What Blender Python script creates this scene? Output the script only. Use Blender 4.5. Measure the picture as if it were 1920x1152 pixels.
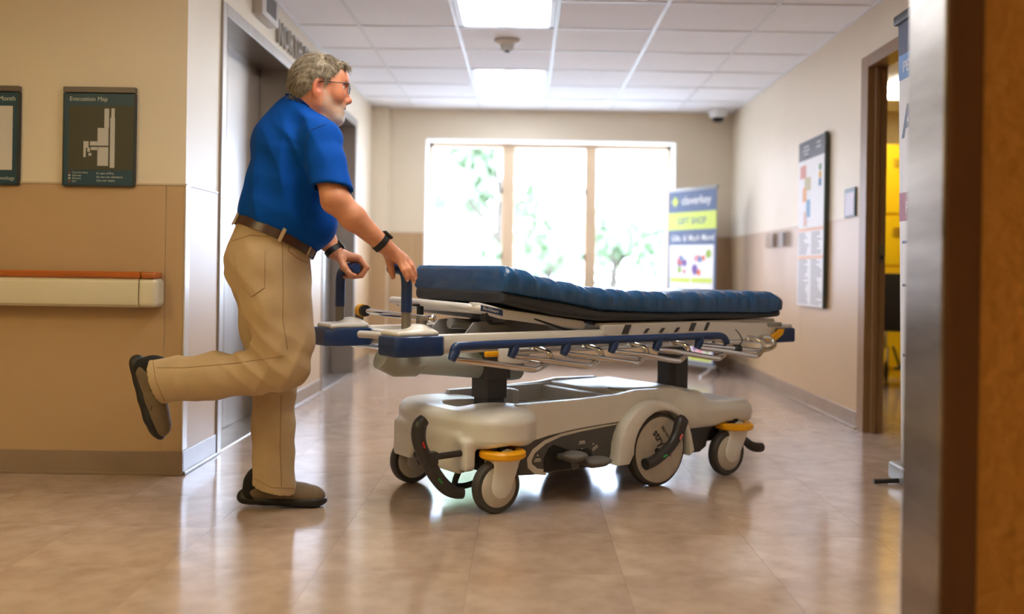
import bpy, bmesh, math, random
import numpy as np
from mathutils import Vector, Matrix, Euler

for o in list(bpy.data.objects):
    bpy.data.objects.remove(o, do_unlink=True)
SC = bpy.context.scene
COL = SC.collection
random.seed(7)
PI = math.pi

# ------------------------------------------------------------------ camera
FPX, VX, VY, ROLL, CH = 1820.0, 984.0, 508.0, 0.0152, 0.905
cd = bpy.data.cameras.new('camera')
cam = bpy.data.objects.new('camera', cd); COL.objects.link(cam)
cam.location = (0, 0, CH)
cam.rotation_euler = (Matrix.Rotation(PI / 2, 4, 'X') @ Matrix.Rotation(ROLL, 4, 'Z')).to_euler()
cd.sensor_width = 36.0; cd.sensor_fit = 'HORIZONTAL'
cd.lens = FPX * 36.0 / 1920.0
cd.shift_x = -(VX - 960) / 1920.0
cd.shift_y = (VY - 576) / 1920.0
cd.clip_start = 0.05; cd.clip_end = 200
cd.dof.use_dof = True; cd.dof.focus_distance = 3.70; cd.dof.aperture_fstop = 1.25
SC.camera = cam

# ------------------------------------------------------------------ world, exposure
W = bpy.data.worlds.new('overcast_sky'); SC.world = W; W.use_nodes = True
wn = W.node_tree; wb = wn.nodes['Background']
wb.inputs[0].default_value = (0.70, 0.88, 1.20, 1); wb.inputs[1].default_value = 10.0
vs = SC.view_settings
vs.view_transform = 'Standard'; vs.look = 'None'; vs.gamma = 1.0; vs.use_curve_mapping = False
vs.exposure = 0.86

# light portal in the window opening (guides the sky light, gives none of its own)
pd = bpy.data.lights.new('window_portal', 'AREA'); pd.shape = 'RECTANGLE'; pd.size = 2.4; pd.size_y = 1.45
pd.cycles.is_portal = True
po = bpy.data.objects.new('window_portal', pd); COL.objects.link(po)
po.location = (0.23, 9.68, 1.43); po.rotation_euler = (-PI / 2, 0, 0)

# ------------------------------------------------------------------ helpers
def s2l(c):
    c = c / 255.0
    return c / 12.92 if c <= 0.04045 else ((c + 0.055) / 1.055) ** 2.4
def rgb(r, g, b): return (s2l(r), s2l(g), s2l(b), 1.0)

def at(px, py, Y):
    """point of the place at depth Y along the corridor seen at a photograph pixel"""
    du, dv = px - VX, py - VY
    u = du * math.cos(ROLL) + dv * math.sin(ROLL); v = -du * math.sin(ROLL) + dv * math.cos(ROLL)
    return Vector((u / FPX * Y, Y, CH - v / FPX * Y))

_m = {}
def mat(name, col, rough=0.5, metal=0.0, noise=0.0, nscale=8.0, bump=0.0, bscale=60.0, spec=0.5, coat=0.0, aniso=0.0,
        stretch=None, col2=None, emit=None, estr=0.0, rnd=0.0, rnoise=0.0, sheen=0.0, sss=0.0, bdist=0.02, trans=0.0):
    if name in _m: return _m[name]
    m = bpy.data.materials.new(name); m.use_nodes = True
    nt = m.node_tree; N = nt.nodes; L = nt.links
    b = N['Principled BSDF']
    b.inputs['Base Color'].default_value = col
    b.inputs['Roughness'].default_value = rough
    b.inputs['Metallic'].default_value = metal
    b.inputs['Specular IOR Level'].default_value = spec
    b.inputs['Coat Weight'].default_value = coat; b.inputs['Coat Roughness'].default_value = rough
    b.inputs['Anisotropic'].default_value = aniso
    b.inputs['Sheen Weight'].default_value = sheen
    if sss:
        b.inputs['Subsurface Weight'].default_value = sss
        b.inputs['Subsurface Radius'].default_value = (0.012, 0.005, 0.003)
        b.inputs['Subsurface Scale'].default_value = 0.5
    if emit is not None:
        b.inputs['Emission Color'].default_value = emit; b.inputs['Emission Strength'].default_value = estr
    tc = N.new('ShaderNodeTexCoord'); mp = N.new('ShaderNodeMapping')
    L.new(tc.outputs['Object'], mp.inputs['Vector'])
    if stretch: mp.inputs['Scale'].default_value = stretch
    last = None
    if noise or col2:
        nz = N.new('ShaderNodeTexNoise'); nz.inputs['Scale'].default_value = nscale; nz.inputs['Detail'].default_value = 6
        nz.inputs['Roughness'].default_value = 0.6
        L.new(mp.outputs[0], nz.inputs['Vector'])
        mx = N.new('ShaderNodeMix'); mx.data_type = 'RGBA'
        c2 = col2 if col2 else tuple(max(0, c * (1 - noise)) for c in col[:3]) + (1,)
        mx.inputs['A'].default_value = col; mx.inputs['B'].default_value = c2
        rp = N.new('ShaderNodeMapRange'); rp.inputs[1].default_value = 0.3; rp.inputs[2].default_value = 0.7
        L.new(nz.outputs['Fac'], rp.inputs[0]); L.new(rp.outputs[0], mx.inputs['Factor'])
        last = mx.outputs['Result']
        if rnoise:
            rr = N.new('ShaderNodeMapRange'); rr.inputs[1].default_value = 0.3; rr.inputs[2].default_value = 0.7
            rr.inputs[3].default_value = rough - rnoise; rr.inputs[4].default_value = rough + rnoise
            L.new(nz.outputs['Fac'], rr.inputs[0]); L.new(rr.outputs[0], b.inputs['Roughness'])
    if rnd:
        oi = N.new('ShaderNodeObjectInfo'); hs = N.new('ShaderNodeHueSaturation')
        r2 = N.new('ShaderNodeMapRange'); r2.inputs[3].default_value = 1 - rnd; r2.inputs[4].default_value = 1 + rnd
        L.new(oi.outputs['Random'], r2.inputs[0]); L.new(r2.outputs[0], hs.inputs['Value'])
        if last: L.new(last, hs.inputs['Color'])
        else: hs.inputs['Color'].default_value = col
        last = hs.outputs[0]
    if last: L.new(last, b.inputs['Base Color'])
    if bump:
        nb = N.new('ShaderNodeTexNoise'); nb.inputs['Scale'].default_value = bscale; nb.inputs['Detail'].default_value = 4
        L.new(mp.outputs[0], nb.inputs['Vector'])
        bp = N.new('ShaderNodeBump'); bp.inputs['Strength'].default_value = bump; bp.inputs['Distance'].default_value = bdist
        L.new(nb.outputs['Fac'], bp.inputs['Height']); L.new(bp.outputs[0], b.inputs['Normal'])
    _m[name] = m
    return m

def glass_mat(name, gloss=0.08, tint=(1, 1, 1, 1)):
    m = bpy.data.materials.new(name); m.use_nodes = True
    nt = m.node_tree; N = nt.nodes; L = nt.links
    N.remove(N['Principled BSDF'])
    t = N.new('ShaderNodeBsdfTransparent'); t.inputs[0].default_value = tint
    g = N.new('ShaderNodeBsdfGlossy'); g.inputs['Roughness'].default_value = 0.02
    mx = N.new('ShaderNodeMixShader'); mx.inputs[0].default_value = gloss
    L.new(t.outputs[0], mx.inputs[1]); L.new(g.outputs[0], mx.inputs[2]); L.new(mx.outputs[0], N['Material Output'].inputs[0])
    return m

class MB:
    """collects shapes into one mesh"""
    def __init__(s): s.bm = bmesh.new()
    def _add(s, bm2, M=None):
        if M is not None: bm2.transform(M)
        me = bpy.data.meshes.new('t'); bm2.to_mesh(me); bm2.free(); s.bm.from_mesh(me); bpy.data.meshes.remove(me); return s
    def box(s, x0, x1, y0, y1, z0, z1, bev=0.0, seg=2, M=None):
        b = bmesh.new(); bmesh.ops.create_cube(b, size=1)
        b.transform(Matrix.Translation(((x0 + x1) / 2, (y0 + y1) / 2, (z0 + z1) / 2)) @ Matrix.Diagonal((abs(x1 - x0), abs(y1 - y0), abs(z1 - z0), 1)))
        if bev > 0: bmesh.ops.bevel(b, geom=list(b.edges), offset=bev, segments=seg, profile=0.5, affect='EDGES')
        return s._add(b, M)
    def cyl(s, p0, p1, r0, r1=None, n=24, bev=0.0, cap=True):
        p0 = Vector(p0); p1 = Vector(p1); r1 = r0 if r1 is None else r1
        d = p1 - p0; b = bmesh.new()
        bmesh.ops.create_cone(b, cap_ends=cap, segments=n, radius1=r0, radius2=r1, depth=d.length)
        if bev > 0:
            es = [e for e in b.edges if all(abs(abs(v.co.z) - d.length / 2) < 1e-6 for v in e.verts)]
            bmesh.ops.bevel(b, geom=es, offset=bev, segments=2, profile=0.5, affect='EDGES')
        q = Vector((0, 0, 1)).rotation_difference(d.normalized()).to_matrix().to_4x4()
        return s._add(b, Matrix.Translation((p0 + p1) / 2) @ q)
    def sphere(s, c, r, n=16, scale=(1, 1, 1), M=None):
        b = bmesh.new(); bmesh.ops.create_uvsphere(b, u_segments=n, v_segments=max(6, n // 2), radius=r)
        b.transform(Matrix.Translation(Vector(c)) @ (M if M else Matrix.Identity(4)) @ Matrix.Diagonal((*scale, 1)))
        return s._add(b)
    def tube(s, pts, r, n=12, smooth=0, cap=True, flat=None):
        """swept round tube; r is a number or a list; flat=(sx) squashes"""
        P = [Vector(p) for p in pts]
        R = list(r) if hasattr(r, '__len__') else [r] * len(P)
        for _ in range(smooth):
            Q = [P[0]]; S = [R[0]]
            for i in range(len(P) - 1):
                Q += [P[i].lerp(P[i + 1], .25), P[i].lerp(P[i + 1], .75)]; S += [R[i] * .75 + R[i + 1] * .25, R[i] * .25 + R[i + 1] * .75]
            Q.append(P[-1]); S.append(R[-1]); P, R = Q, S
        T = []
        for i in range(len(P)):
            a = P[max(0, i - 1)]; c = P[min(len(P) - 1, i + 1)]; T.append((c - a).normalized())
        up = Vector((0, 0, 1)) if abs(T[0].z) < .9 else Vector((1, 0, 0))
        u = T[0].cross(up).normalized(); rings = []; bm = s.bm
        for i, p in enumerate(P):
            u = (u - T[i] * u.dot(T[i])).normalized(); v = T[i].cross(u)
            f = flat if flat else 1.0
            rings.append([bm.verts.new(p + u * math.cos(2 * PI * k / n) * R[i] + v * math.sin(2 * PI * k / n) * R[i] * f) for k in range(n)])
        for i in range(len(P) - 1):
            for k in range(n):
                bm.faces.new((rings[i][k], rings[i][(k + 1) % n], rings[i + 1][(k + 1) % n], rings[i + 1][k]))
        if cap: bm.faces.new(rings[0][::-1]); bm.faces.new(rings[-1])
        return s
    def lathe(s, prof, origin=(0, 0, 0), axis=(0, 0, 1), n=32):
        """prof: list of (radius, height)"""
        b = bmesh.new(); rings = []
        for r, h in prof:
            if r < 1e-6: rings.append([b.verts.new((0, 0, h))])
            else: rings.append([b.verts.new((r * math.cos(2 * PI * k / n), r * math.sin(2 * PI * k / n), h)) for k in range(n)])
        for A, B in zip(rings[:-1], rings[1:]):
            for k in range(n):
                a0, a1 = A[k % len(A)], A[(k + 1) % len(A)]; b0, b1 = B[k % len(B)], B[(k + 1) % len(B)]
                vs_ = [a0, a1, b1, b0]; vs2 = []
                for v in vs_:
                    if v not in vs2: vs2.append(v)
                if len(vs2) > 2: b.faces.new(vs2)
        q = Vector((0, 0, 1)).rotation_difference(Vector(axis).normalized()).to_matrix().to_4x4()
        return s._add(b, Matrix.Translation(origin) @ q)
    def prism(s, poly, M, d, bev=0.0, seg=2):
        """2-D outline poly (x,y) extruded by d along local z, placed by M"""
        b = bmesh.new(); vs_ = [b.verts.new((x, y, 0)) for x, y in poly]
        f = b.faces.new(vs_); r = bmesh.ops.extrude_face_region(b, geom=[f])
        for v in [g for g in r['geom'] if isinstance(g, bmesh.types.BMVert)]: v.co.z += d
        bmesh.ops.recalc_face_normals(b, faces=b.faces)
        if bev > 0:
            es = [e for e in b.edges if abs(e.verts[0].co.z - e.verts[1].co.z) < 1e-7]
            bmesh.ops.bevel(b, geom=es, offset=bev, segments=seg, profile=0.5, affect='EDGES')
        return s._add(b, M)
    def loft(s, rings, cap=True, close=False):
        bm = s.bm; R = [[bm.verts.new(Vector(p)) for p in r] for r in rings]; n = len(R[0])
        for i in range(len(R) - 1):
            for k in range(n): bm.faces.new((R[i][k], R[i][(k + 1) % n], R[i + 1][(k + 1) % n], R[i + 1][k]))
        if cap: bm.faces.new(R[0][::-1]); bm.faces.new(R[-1])
        return s
    def quad(s, a, b, c, d):
        bm = s.bm; bm.faces.new([bm.verts.new(Vector(p)) for p in (a, b, c, d)]); return s
    def build(s, name, m, parent=None, smooth=True, auto=35, subsurf=0, recalc=True):
        if recalc: bmesh.ops.recalc_face_normals(s.bm, faces=s.bm.faces)
        me = bpy.data.meshes.new(name); s.bm.to_mesh(me); s.bm.free()
        return mesh_obj(name, me, m, parent, smooth, auto, subsurf)

def mesh_obj(name, me, m, parent=None, smooth=True, auto=35, subsurf=0):
    if m: me.materials.append(m)
    if smooth:
        for p in me.polygons: p.use_smooth = True
        if auto: me.set_sharp_from_angle(angle=math.radians(auto))
    o = bpy.data.objects.new(name, me); COL.objects.link(o)
    if parent: o.parent = parent
    if subsurf:
        md = o.modifiers.new('s', 'SUBSURF'); md.levels = subsurf; md.render_levels = subsurf
    return o

def thing(name, label, cat, loc=(0, 0, 0), rz=0, group=None):
    o = bpy.data.objects.new(name, None); COL.objects.link(o)
    o.location = loc; o.rotation_euler = (0, 0, rz); o.empty_display_size = .1
    return tag(o, label, cat, group)
def tag(o, label, cat, group=None):
    o['label'] = label; o['category'] = cat
    if group: o['group'] = group
    return o
def struct(o): o['kind'] = 'structure'; return o
def share(src, name, loc, parent, rot=None, scale=None):
    o = bpy.data.objects.new(name, src.data); COL.objects.link(o); o.location = loc; o.parent = parent
    if rot: o.rotation_euler = rot
    if scale: o.scale = scale
    return o
def text_mesh(body, size, M, depth=0.001, align='LEFT', bold=0.0, sx=1.0, space=1.0):
    """lettering as a mesh (Blender's own font), x along the line, y up, facing +z of M"""
    cu = bpy.data.curves.new('t', 'FONT'); cu.body = body; cu.size = size; cu.align_x = align; cu.extrude = depth; cu.offset = bold
    cu.space_character = space; cu.resolution_u = 3
    o = bpy.data.objects.new('t', cu); COL.objects.link(o)
    dg = bpy.context.evaluated_depsgraph_get(); me = bpy.data.meshes.new_from_object(o.evaluated_get(dg))
    bpy.data.objects.remove(o); bpy.data.curves.remove(cu)
    me.transform(M @ Matrix.Diagonal((sx, 1, 1, 1)))
    b = MB(); b.bm.from_mesh(me); bpy.data.meshes.remove(me)
    return b
def frame(origin, xd, zd):
    """matrix with local x along xd, local z along zd"""
    x = Vector(xd).normalized(); z = Vector(zd).normalized(); y = z.cross(x).normalized(); x = y.cross(z)
    return Matrix(((x.x, y.x, z.x, origin[0]), (x.y, y.y, z.y, origin[1]), (x.z, y.z, z.z, origin[2]), (0, 0, 0, 1)))
# ================================================================== the setting
H = 2.44; XL, XR, YB, YF = -1.47, 1.97, 9.30, 4.19
WH = 1.25   # wainscot height
M_cream = mat('cream_paint', rgb(226, 212, 188), .46, noise=.04, nscale=2, bump=.05, bscale=180, bdist=.003)
M_peach = mat('peach_panel', rgb(188, 156, 116), .42, noise=.05, nscale=3, coat=.3, bump=.03, bscale=200, bdist=.003)
M_base = mat('taupe_vinyl', rgb(150, 128, 108), .27, noise=.1, nscale=5)
M_steel = mat('brushed_steel', rgb(172, 163, 153), .40, 1.0, noise=.12, nscale=4, stretch=(1, 1, .05), rnoise=.05)
M_steel_refl = mat('reflection_banded_steel', rgb(196, 187, 176), .34, 1.0, col2=rgb(128, 116, 105), nscale=2.2, rnoise=.06, stretch=(.4, .4, 2.2))  # dark bands painted in as blurred reflections on the guard
M_white = mat('white_paint', rgb(235, 235, 235), .4)
M_tbar = mat('ceiling_grid_enamel', rgb(226, 226, 228), .4)
M_acou = mat('acoustic_tile', rgb(244, 243, 246), .9, noise=.06, nscale=60, bump=.25, bscale=120, bdist=.004, rnd=.02)
M_vinyl = mat('vinyl_floor_tile', rgb(198, 174, 156), .14, noise=0, nscale=6, col2=rgb(166, 141, 122), rnd=.035, spec=.7, coat=.25, rnoise=.035, bump=.02, bscale=14, bdist=.01)
M_grout = mat('floor_joint', rgb(104, 80, 62), .7)
M_dark = mat('dark_gap', rgb(20, 20, 20), .7)
M_tan = mat('tan_window_frame', rgb(230, 202, 168), .4)
M_reveal = mat('window_reveal_paint', rgb(240, 236, 228), .5)
M_brownframe = mat('brown_door_frame', rgb(140, 105, 68), .4, noise=.1, nscale=5)

def wall(name, boxes, m):
    b = MB()
    for q in boxes: b.box(*q)
    return struct(b.build(name, m, smooth=False))

# ---- floor: vinyl tiles laid on a base
floor = struct(MB().box(-5, 5, -3, 9.31, -.12, -.0025).build('floor', M_grout, smooth=False))
TP = .4572; tx0 = -.15; ty0 = 9.30
tile = None; rest = MB(); cells = []
for i in range(-11, 12):
    for j in range(0, 27):
        x0 = tx0 + i * TP; y1 = ty0 - j * TP
        if x0 < -4.99 or x0 + TP > 4.99 or y1 - TP < -3: continue
        cx, cy = x0 + TP / 2, y1 - TP / 2
        # inside the picture?
        vis = cy > 2.3 and abs(cx + .02 * cy) / cy < .57 and not (cy > YF + .3 and (cx < XL - .45 or cx > XR + 1.6))
        cells.append((0 if vis else 1, math.hypot(cx, cy), x0, y1))
cells.sort()
g = .0004
for n, (nv, d, x0, y1) in enumerate(cells):
    if nv == 0 and n < 295:
        if tile is None:
            tile = MB().box(g, TP - g, -TP + g, -g, -.003, 0).build('floor_tile', M_vinyl, floor, smooth=False); tile.location = (x0, y1, 0)
        else: share(tile, 'floor_tile', (x0, y1, 0), floor)
    else: rest.box(x0 + g, x0 + TP - g, y1 - TP + g, y1 - g, -.003, 0)
rt = rest.build('floor_tile_field', M_vinyl, floor, smooth=False); rt['kind'] = 'stuff'

# ---- ceiling: slab, grid and lay-in tiles
PT = .63; PX = .6225; cx0 = .173
ceil = struct(MB().box(-5, 5, -3, YB + .4, H + .03, H + .12).build('ceiling', M_acou, smooth=False))
xs = [XL] + [cx0 + k * PX for k in range(-2, 3)] + [XR]
ys = [YB - k * PT for k in range(0, 12)]
lights_at = {(2, 1), (2, 2), (2, 5), (2, 6), (2, 9), (2, 10)}
proto = {}
tg = .008
for i in range(len(xs) - 1):
    for j in range(len(ys) - 1):
        if (i, j) in lights_at: continue
        w = round(xs[i + 1] - xs[i], 4)
        if w < .1: continue
        if w not in proto:
            proto[w] = MB().box(tg, w - tg, tg, PT - tg, .004, .02, .003, 1).build('ceiling_tile', M_acou, ceil, smooth=False)
            proto[w].location = (xs[i], ys[j + 1], H)
        else: share(proto[w], 'ceiling_tile', (xs[i], ys[j + 1], H), ceil)
bar = MB().box(-.012, .012, 0, ys[0] - ys[-1], -.002, .02).build('grid_main_bar', M_tbar, ceil, smooth=False); bar.location = (xs[1], ys[-1], H)
for x in xs[2:-1]: share(bar, 'grid_main_bar', (x, ys[-1], H), ceil)
b2 = MB().box(XL, XR, -.012, .012, -.0012, .02).build('grid_cross_bar', M_tbar, ceil, smooth=False); b2.location = (0, ys[1], H)
for y in ys[2:]: share(b2, 'grid_cross_bar', (0, y, H), ceil)
wa = MB().box(XL, XL + .02, ys[-1], YB, -.002, .02).box(XR - .02, XR, ys[-1], YB, -.002, .02).box(XL, XR, YB - .02, YB, -.002, .02).build('grid_wall_angle', M_tbar, ceil, smooth=False); wa.location = (0, 0, H)
# plain ceiling of the front crossing
MB().box(-5, XL, -3, YF, H, H + .03).box(XL, 5, -3, ys[-1], H, H + .03).build('ceiling_panel', M_acou, ceil, smooth=False)

# ---- walls
w_lf = wall('wall_left_front', [(-5, XL, YF, YF + .15, 0, H)], M_cream)
w_l = wall('wall_left', [(-1.62, XL, YF + .15, 4.66, 0, H), (-1.62, XL, 4.66, 6.06, 2.17, H), (-1.62, XL, 6.06, 7.06, 0, H),
                         (-1.62, XL, 7.06, 8.34, 2.17, H), (-1.62, XL, 8.34, YB, 0, H), (XL, -1.31, 9.2, YB, 0, H)], M_cream)
WX0, WX1, WZ0, WZ1 = -.97, 1.435, .70, 2.165
w_b = wall('wall_back', [(-1.7, WX0, YB, YB + .36, 0, H), (WX1, 2.1, YB, YB + .36, 0, H), (WX0, WX1, YB, YB + .36, 0, WZ0), (WX0, WX1, YB, YB + .36, WZ1, H + .1)], M_cream)
DY0, DY1, DZ = 4.70, 5.64, 2.13
w_r = wall('wall_right', [(XR, XR + .09, DY1 + .05, YB, 0, H), (XR, XR + .09, 2.19, DY0 - .05, 0, H), (XR, XR + .09, DY0 - .05, DY1 + .05, DZ + .04, H)], M_cream)
M_stucco = mat('orange_textured_wall', rgb(190, 125, 48), .6, noise=.12, nscale=9, bump=.9, bscale=30, bdist=.018, stretch=(1, 1, 1))
M_woodtrim = mat('dark_wood_trim', rgb(104, 62, 26), .45, noise=.35, nscale=4, stretch=(8, 8, .5))
w_fr = wall('wall_right_front', [(.868, 5, 2.004, 2.186, 0, H)], M_stucco)
MB().box(.866, .938, 1.994, 2.004, 0, H, .002, 1).build('corner_trim', M_woodtrim, w_fr, smooth=False)
cg = MB().box(.858, .868, 1.998, 2.19, 0.0, H, .003, 1).build('corner_guard', M_steel_refl, w_fr, smooth=False); cg['label'] = 'brushed stainless steel end guard'
M_wr = mat('warm_back_wall', rgb(214, 180, 130), .6)
wall('wall_rear', [(-5, 5, -3.1, -3, 0, H)], M_wr)
wall('wall_side_left', [(-5.1, -5, -3, YF + .15, 0, H)], M_wr)
wall('wall_side_right', [(5, 5.1, -3, 2.2, 0, H)], M_stucco)

# wainscot panels (sheet wall protection), each sheet a piece
def panel(parent, *q): MB().box(*q, .0015, 1).build('wainscot_panel', M_peach, parent, smooth=False)
t = .004
for a, b in ((-4.98, -3.98), (-3.978, -2.77), (-2.768, -1.553), (-1.551, -1.472)): panel(w_lf, a, b, YF - t, YF, .1, WH)
M_panel_l = M_peach
panel(w_l, XL, XL + t, YF, 4.62, .1, WH); panel(w_l, XL, XL + t, 6.13, 7.0, .1, WH); panel(w_l, XL, XL + t, 8.41, 9.2, .1, WH)
panel(w_l, XL, -1.31, 9.196, 9.2, .1, WH)
panel(w_b, -1.31, -1.09, YB - t, YB, .1, WH); panel(w_b, -1.088, WX0 - .005, YB - t, YB, .1, WH)
panel(w_b, WX0 - .003, .23, YB - t, YB, .1, WZ0 - .03); panel(w_b, .232, WX1 + .003, YB - t, YB, .1, WZ0 - .03); panel(w_b, WX1 + .005, XR, YB - t, YB, .1, WH)
panel(w_r, XR - t, XR, DY1 + .08, 6.9, .1, WH); panel(w_r, XR - t, XR, 6.902, 8.1, .1, WH); panel(w_r, XR - t, XR, 8.102, YB, .1, WH)
panel(w_r, XR - t, XR, 2.2, DY0 - .08, .1, WH)
M_cap = mat('wainscot_cap', rgb(200, 178, 148), .4)
for par, q in ((w_lf, (-5, XL, YF - .007, YF, WH, WH + .008)), (w_l, (XL, XL + .007, YF, 4.62, WH, WH + .008)), (w_l, (XL, XL + .007, 6.13, 7.0, WH, WH + .008)),
               (w_r, (XR - .007, XR, DY1 + .08, YB, WH, WH + .008)), (w_b, (-1.31, WX0, YB - .007, YB, WH, WH + .008)), (w_b, (WX1, XR, YB - .007, YB, WH, WH + .008))):
    MB().box(*q).build('wainscot_cap_strip', M_cap, par, smooth=False)
# clear corner guard on the near left corner
M_cguard = mat('pale_corner_guard', rgb(214, 206, 196), .25)
MB().box(XL, XL + .006, YF - .006, YF + .05, .105, WH + .004, .001, 1).build('corner_guard', M_cguard, w_l, smooth=False)

# baseboards (cove base)
def base(name, q, axis):
    b = MB().box(*q, .002, 1)
    x0, x1, y0, y1 = q[:4]
    if axis == 'x': b.box(x0, x1, y0 - .006, y1, 0, .012, .002, 1)
    elif axis == '+x': b.box(x0, x1 + .008, y0, y1, 0, .014, .003, 1)
    else: b.box(x0 - .008, x1, y0, y1, 0, .014, .003, 1)
    return struct(b.build(name, M_base, smooth=False))
base('baseboard_left_front', (-5, XL + .008, YF - .009, YF, 0, .102), 'x')
base('baseboard_left', (XL, XL + .009, YF, 4.63, 0, .102), '+x')
base('baseboard_left_mid', (XL, XL + .009, 6.12, 7.01, 0, .102), '+x')
base('baseboard_left_far', (XL, XL + .009, 8.4, 9.19, 0, .102), '+x')
base('baseboard_back', (-1.31, XR, YB - .009, YB, 0, .102), 'x')
base('baseboard_right', (XR - .009, XR, DY1 + .07, YB, 0, .102), '-x')

# ---- elevators in the left wall
def elevator(name, y0, y1, label):
    e = thing(name, label, 'elevator', (XL, (y0 + y1) / 2, 0), 0, 'steel elevator entrances in the left wall')
    h = (y1 - y0) / 2; c = .06; zt = 2.12
    MB().box(-.25, .012, -h - c, -h, 0, zt + c, .003, 1).box(-.25, .012, h, h + c, 0, zt + c, .003, 1).box(-.25, .012, -h, h, zt, zt + c, .003, 1).build('frame', M_steel, e, smooth=False)
    for s in (-1, 1):
        a, b = (-h - .03, -.002) if s < 0 else (.002, h + .0)
        if s > 0: b = h - .012
        MB().box(-.215, -.185, a, b, .006, zt + .02, .002, 1).build('door_panel', M_steel, e, smooth=False)
    MB().box(-.25, -.216, -h - .05, h + .05, 0, zt + .04).build('shaft_shadow_gap', M_dark, e, smooth=False)
    MB().box(-.25, 0, -h, h, -.002, .005, .002, 1).build('sill', M_steel, e, smooth=False)
    return e
elevator('elevator_entrance', 4.70, 6.00, 'steel elevator entrance between the evacuation map wall and the lit strip of wall')
elevator('elevator_entrance', 7.08, 8.31, 'steel elevator entrance nearer the window, beyond the first elevator')

# ---- window: reveal lining, frame, mullions, panes
win = struct(MB().box(WX0, WX0 + .012, YB, YB + .3, WZ0, WZ1).box(WX1 - .012, WX1, YB, YB + .3, WZ0, WZ1).box(WX0, WX1, YB, YB + .3, WZ1 - .012, WZ1).build('window_1', M_reveal, smooth=False))
MB().box(WX0 - .03, WX1 + .03, YB - .04, YB + .3, WZ0 - .03, WZ0, .006).build('window_sill', M_reveal, win, smooth=False)
fy0, fy1 = YB + .29, YB + .36
MB().box(WX0, -.92, fy0 - .015, fy1, WZ0, WZ1).box(1.39, WX1, fy0 - .015, fy1, WZ0, WZ1).box(WX0, WX1, fy0 - .015, fy1, 2.118, WZ1).box(WX0, WX1, fy0, fy1, WZ0, WZ0 + .05).build('window_frame', M_tan, win, smooth=False)
for a, b in ((-.235, -.114), (.583, .695)):
    mu = MB().box(a, b, fy0 - .02, fy1, WZ0, 2.15, .006).build('window_mullion', M_tan, win, smooth=False)
    for z in (1.02, 1.66): MB().box(a - .012, a + .004, fy0 - .035, fy0 - .01, z, z + .06, .003).build('window_latch', mat('latch_metal', rgb(90, 88, 86), .4, .8), mu)
G_win = glass_mat('window_glass', .05)
for a, b in ((-.94, -.23), (-.12, .59), (.69, 1.41)):
    MB().box(a, b, fy0 + .03, fy0 + .036, WZ0 + .04, 2.14).build('window_pane', G_win, win, smooth=False)

# ---- door opening in the right wall
dr = struct(MB().box(XR - .012, XR + .105, DY1 - .05, DY1 + .06, 0, DZ + .05, .002, 1).box(XR - .012, XR + .105, DY0 - .06, DY0 + .05, 0, DZ + .05, .002, 1)
            .box(XR - .0115, XR + .1045, DY0 + .05, DY1 - .05, DZ - .02, DZ + .05, .002, 1).build('door_1', M_brownframe, smooth=False))
MB().box(XR + .03, XR + .06, DY1 - .066, DY1 - .049, 0, DZ - .02, .003, 1).build('door_stop', M_brownframe, dr, smooth=False)
MB().box(XR + .068, XR + .098, DY1 - .053, DY1 - .049, .98, 1.08, .001, 1).build('strike_plate', M_steel, dr, smooth=False)
MB().box(XR + .077, XR + .091, DY1 - .0545, DY1 - .05, 1.0, 1.025).build('latch_hole_shade', M_dark, dr, smooth=False)  # dark block set on the plate for the shade in the hole

# ---- room beyond the door
M_room = mat('tan_room_paint', rgb(206, 184, 130), .6)
wall('wall_locker_room_back', [(2.06, 5, 9.05, 9.15, 0, H)], M_room)
wall('wall_locker_room_side', [(5, 5.1, 2.2, 9.15, 0, H)], M_room)
wall('wall_locker_room_near', [(2.06, 5, 3.0, 3.1, 0, H)], M_room)
MB().box(2.06, 5, 3.1, 9.05, H, H + .03).build('ceiling_panel', M_acou, ceil, smooth=False)

# ---- ceiling light fixtures
M_tube = mat('lit_diffuser_strip', rgb(255, 255, 252), .5, emit=(.90, .96, 1.06, 1), estr=13)
M_diff = mat('lit_diffuser', rgb(255, 253, 246), .5, emit=(.98, .97, .94, 1), estr=.95)
def troffer(x0, x1, y0, y1, label, m1=M_tube, m2=M_diff, group=None, H=H):
    t = thing('ceiling_light', label, 'ceiling light', ((x0 + x1) / 2, (y0 + y1) / 2, H), 0, group)
    w = (x1 - x0) / 2 - .014; d = (y1 - y0) / 2 - .014
    MB().box(-w, w, -d, -d + .03, 0, .03).box(-w, w, d - .03, d, 0, .03).box(-w, -w + .03, -d, d, 0, .03).box(w - .03, w, -d, d, 0, .03).build('trim_frame', M_tbar, t, smooth=False)
    MB().box(-w + .03, w - .03, -d + .03, d - .03, .012, .018).build('diffuser', m2, t, smooth=False)
    for sx in (-1, 1):
        MB().box(sx * .14 - .085, sx * .14 + .085, -d + .05, d - .05, .004, .012, .003, 1).build('lamp_strip', m1, t, smooth=False)
    return t
troffer(xs[2], xs[3], ys[3], ys[1], 'lit ceiling light panel between the smoke detector and the window wall')
troffer(xs[2], xs[3], ys[7], ys[5], 'lit ceiling light panel over the corridor, before the smoke detector')
M_tubeW = mat('warm_fill_strip', rgb(255, 240, 210), .5, emit=(1, .84, .42, 1), estr=14.0)  # glow of the fill panels added in the front crossing
M_diffW = mat('warm_fill_diffuser', rgb(255, 240, 210), .5, emit=(1, .84, .42, 1), estr=11.0)
M_tubeM = mat('lit_mid_strip', rgb(255, 246, 230), .5, emit=(1, .94, .84, 1), estr=9.0)
troffer(xs[2], xs[3], ys[11], ys[9], 'lit ceiling light panel over the corridor mouth, above the stretcher', M_tubeM, M_tubeM)
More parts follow.
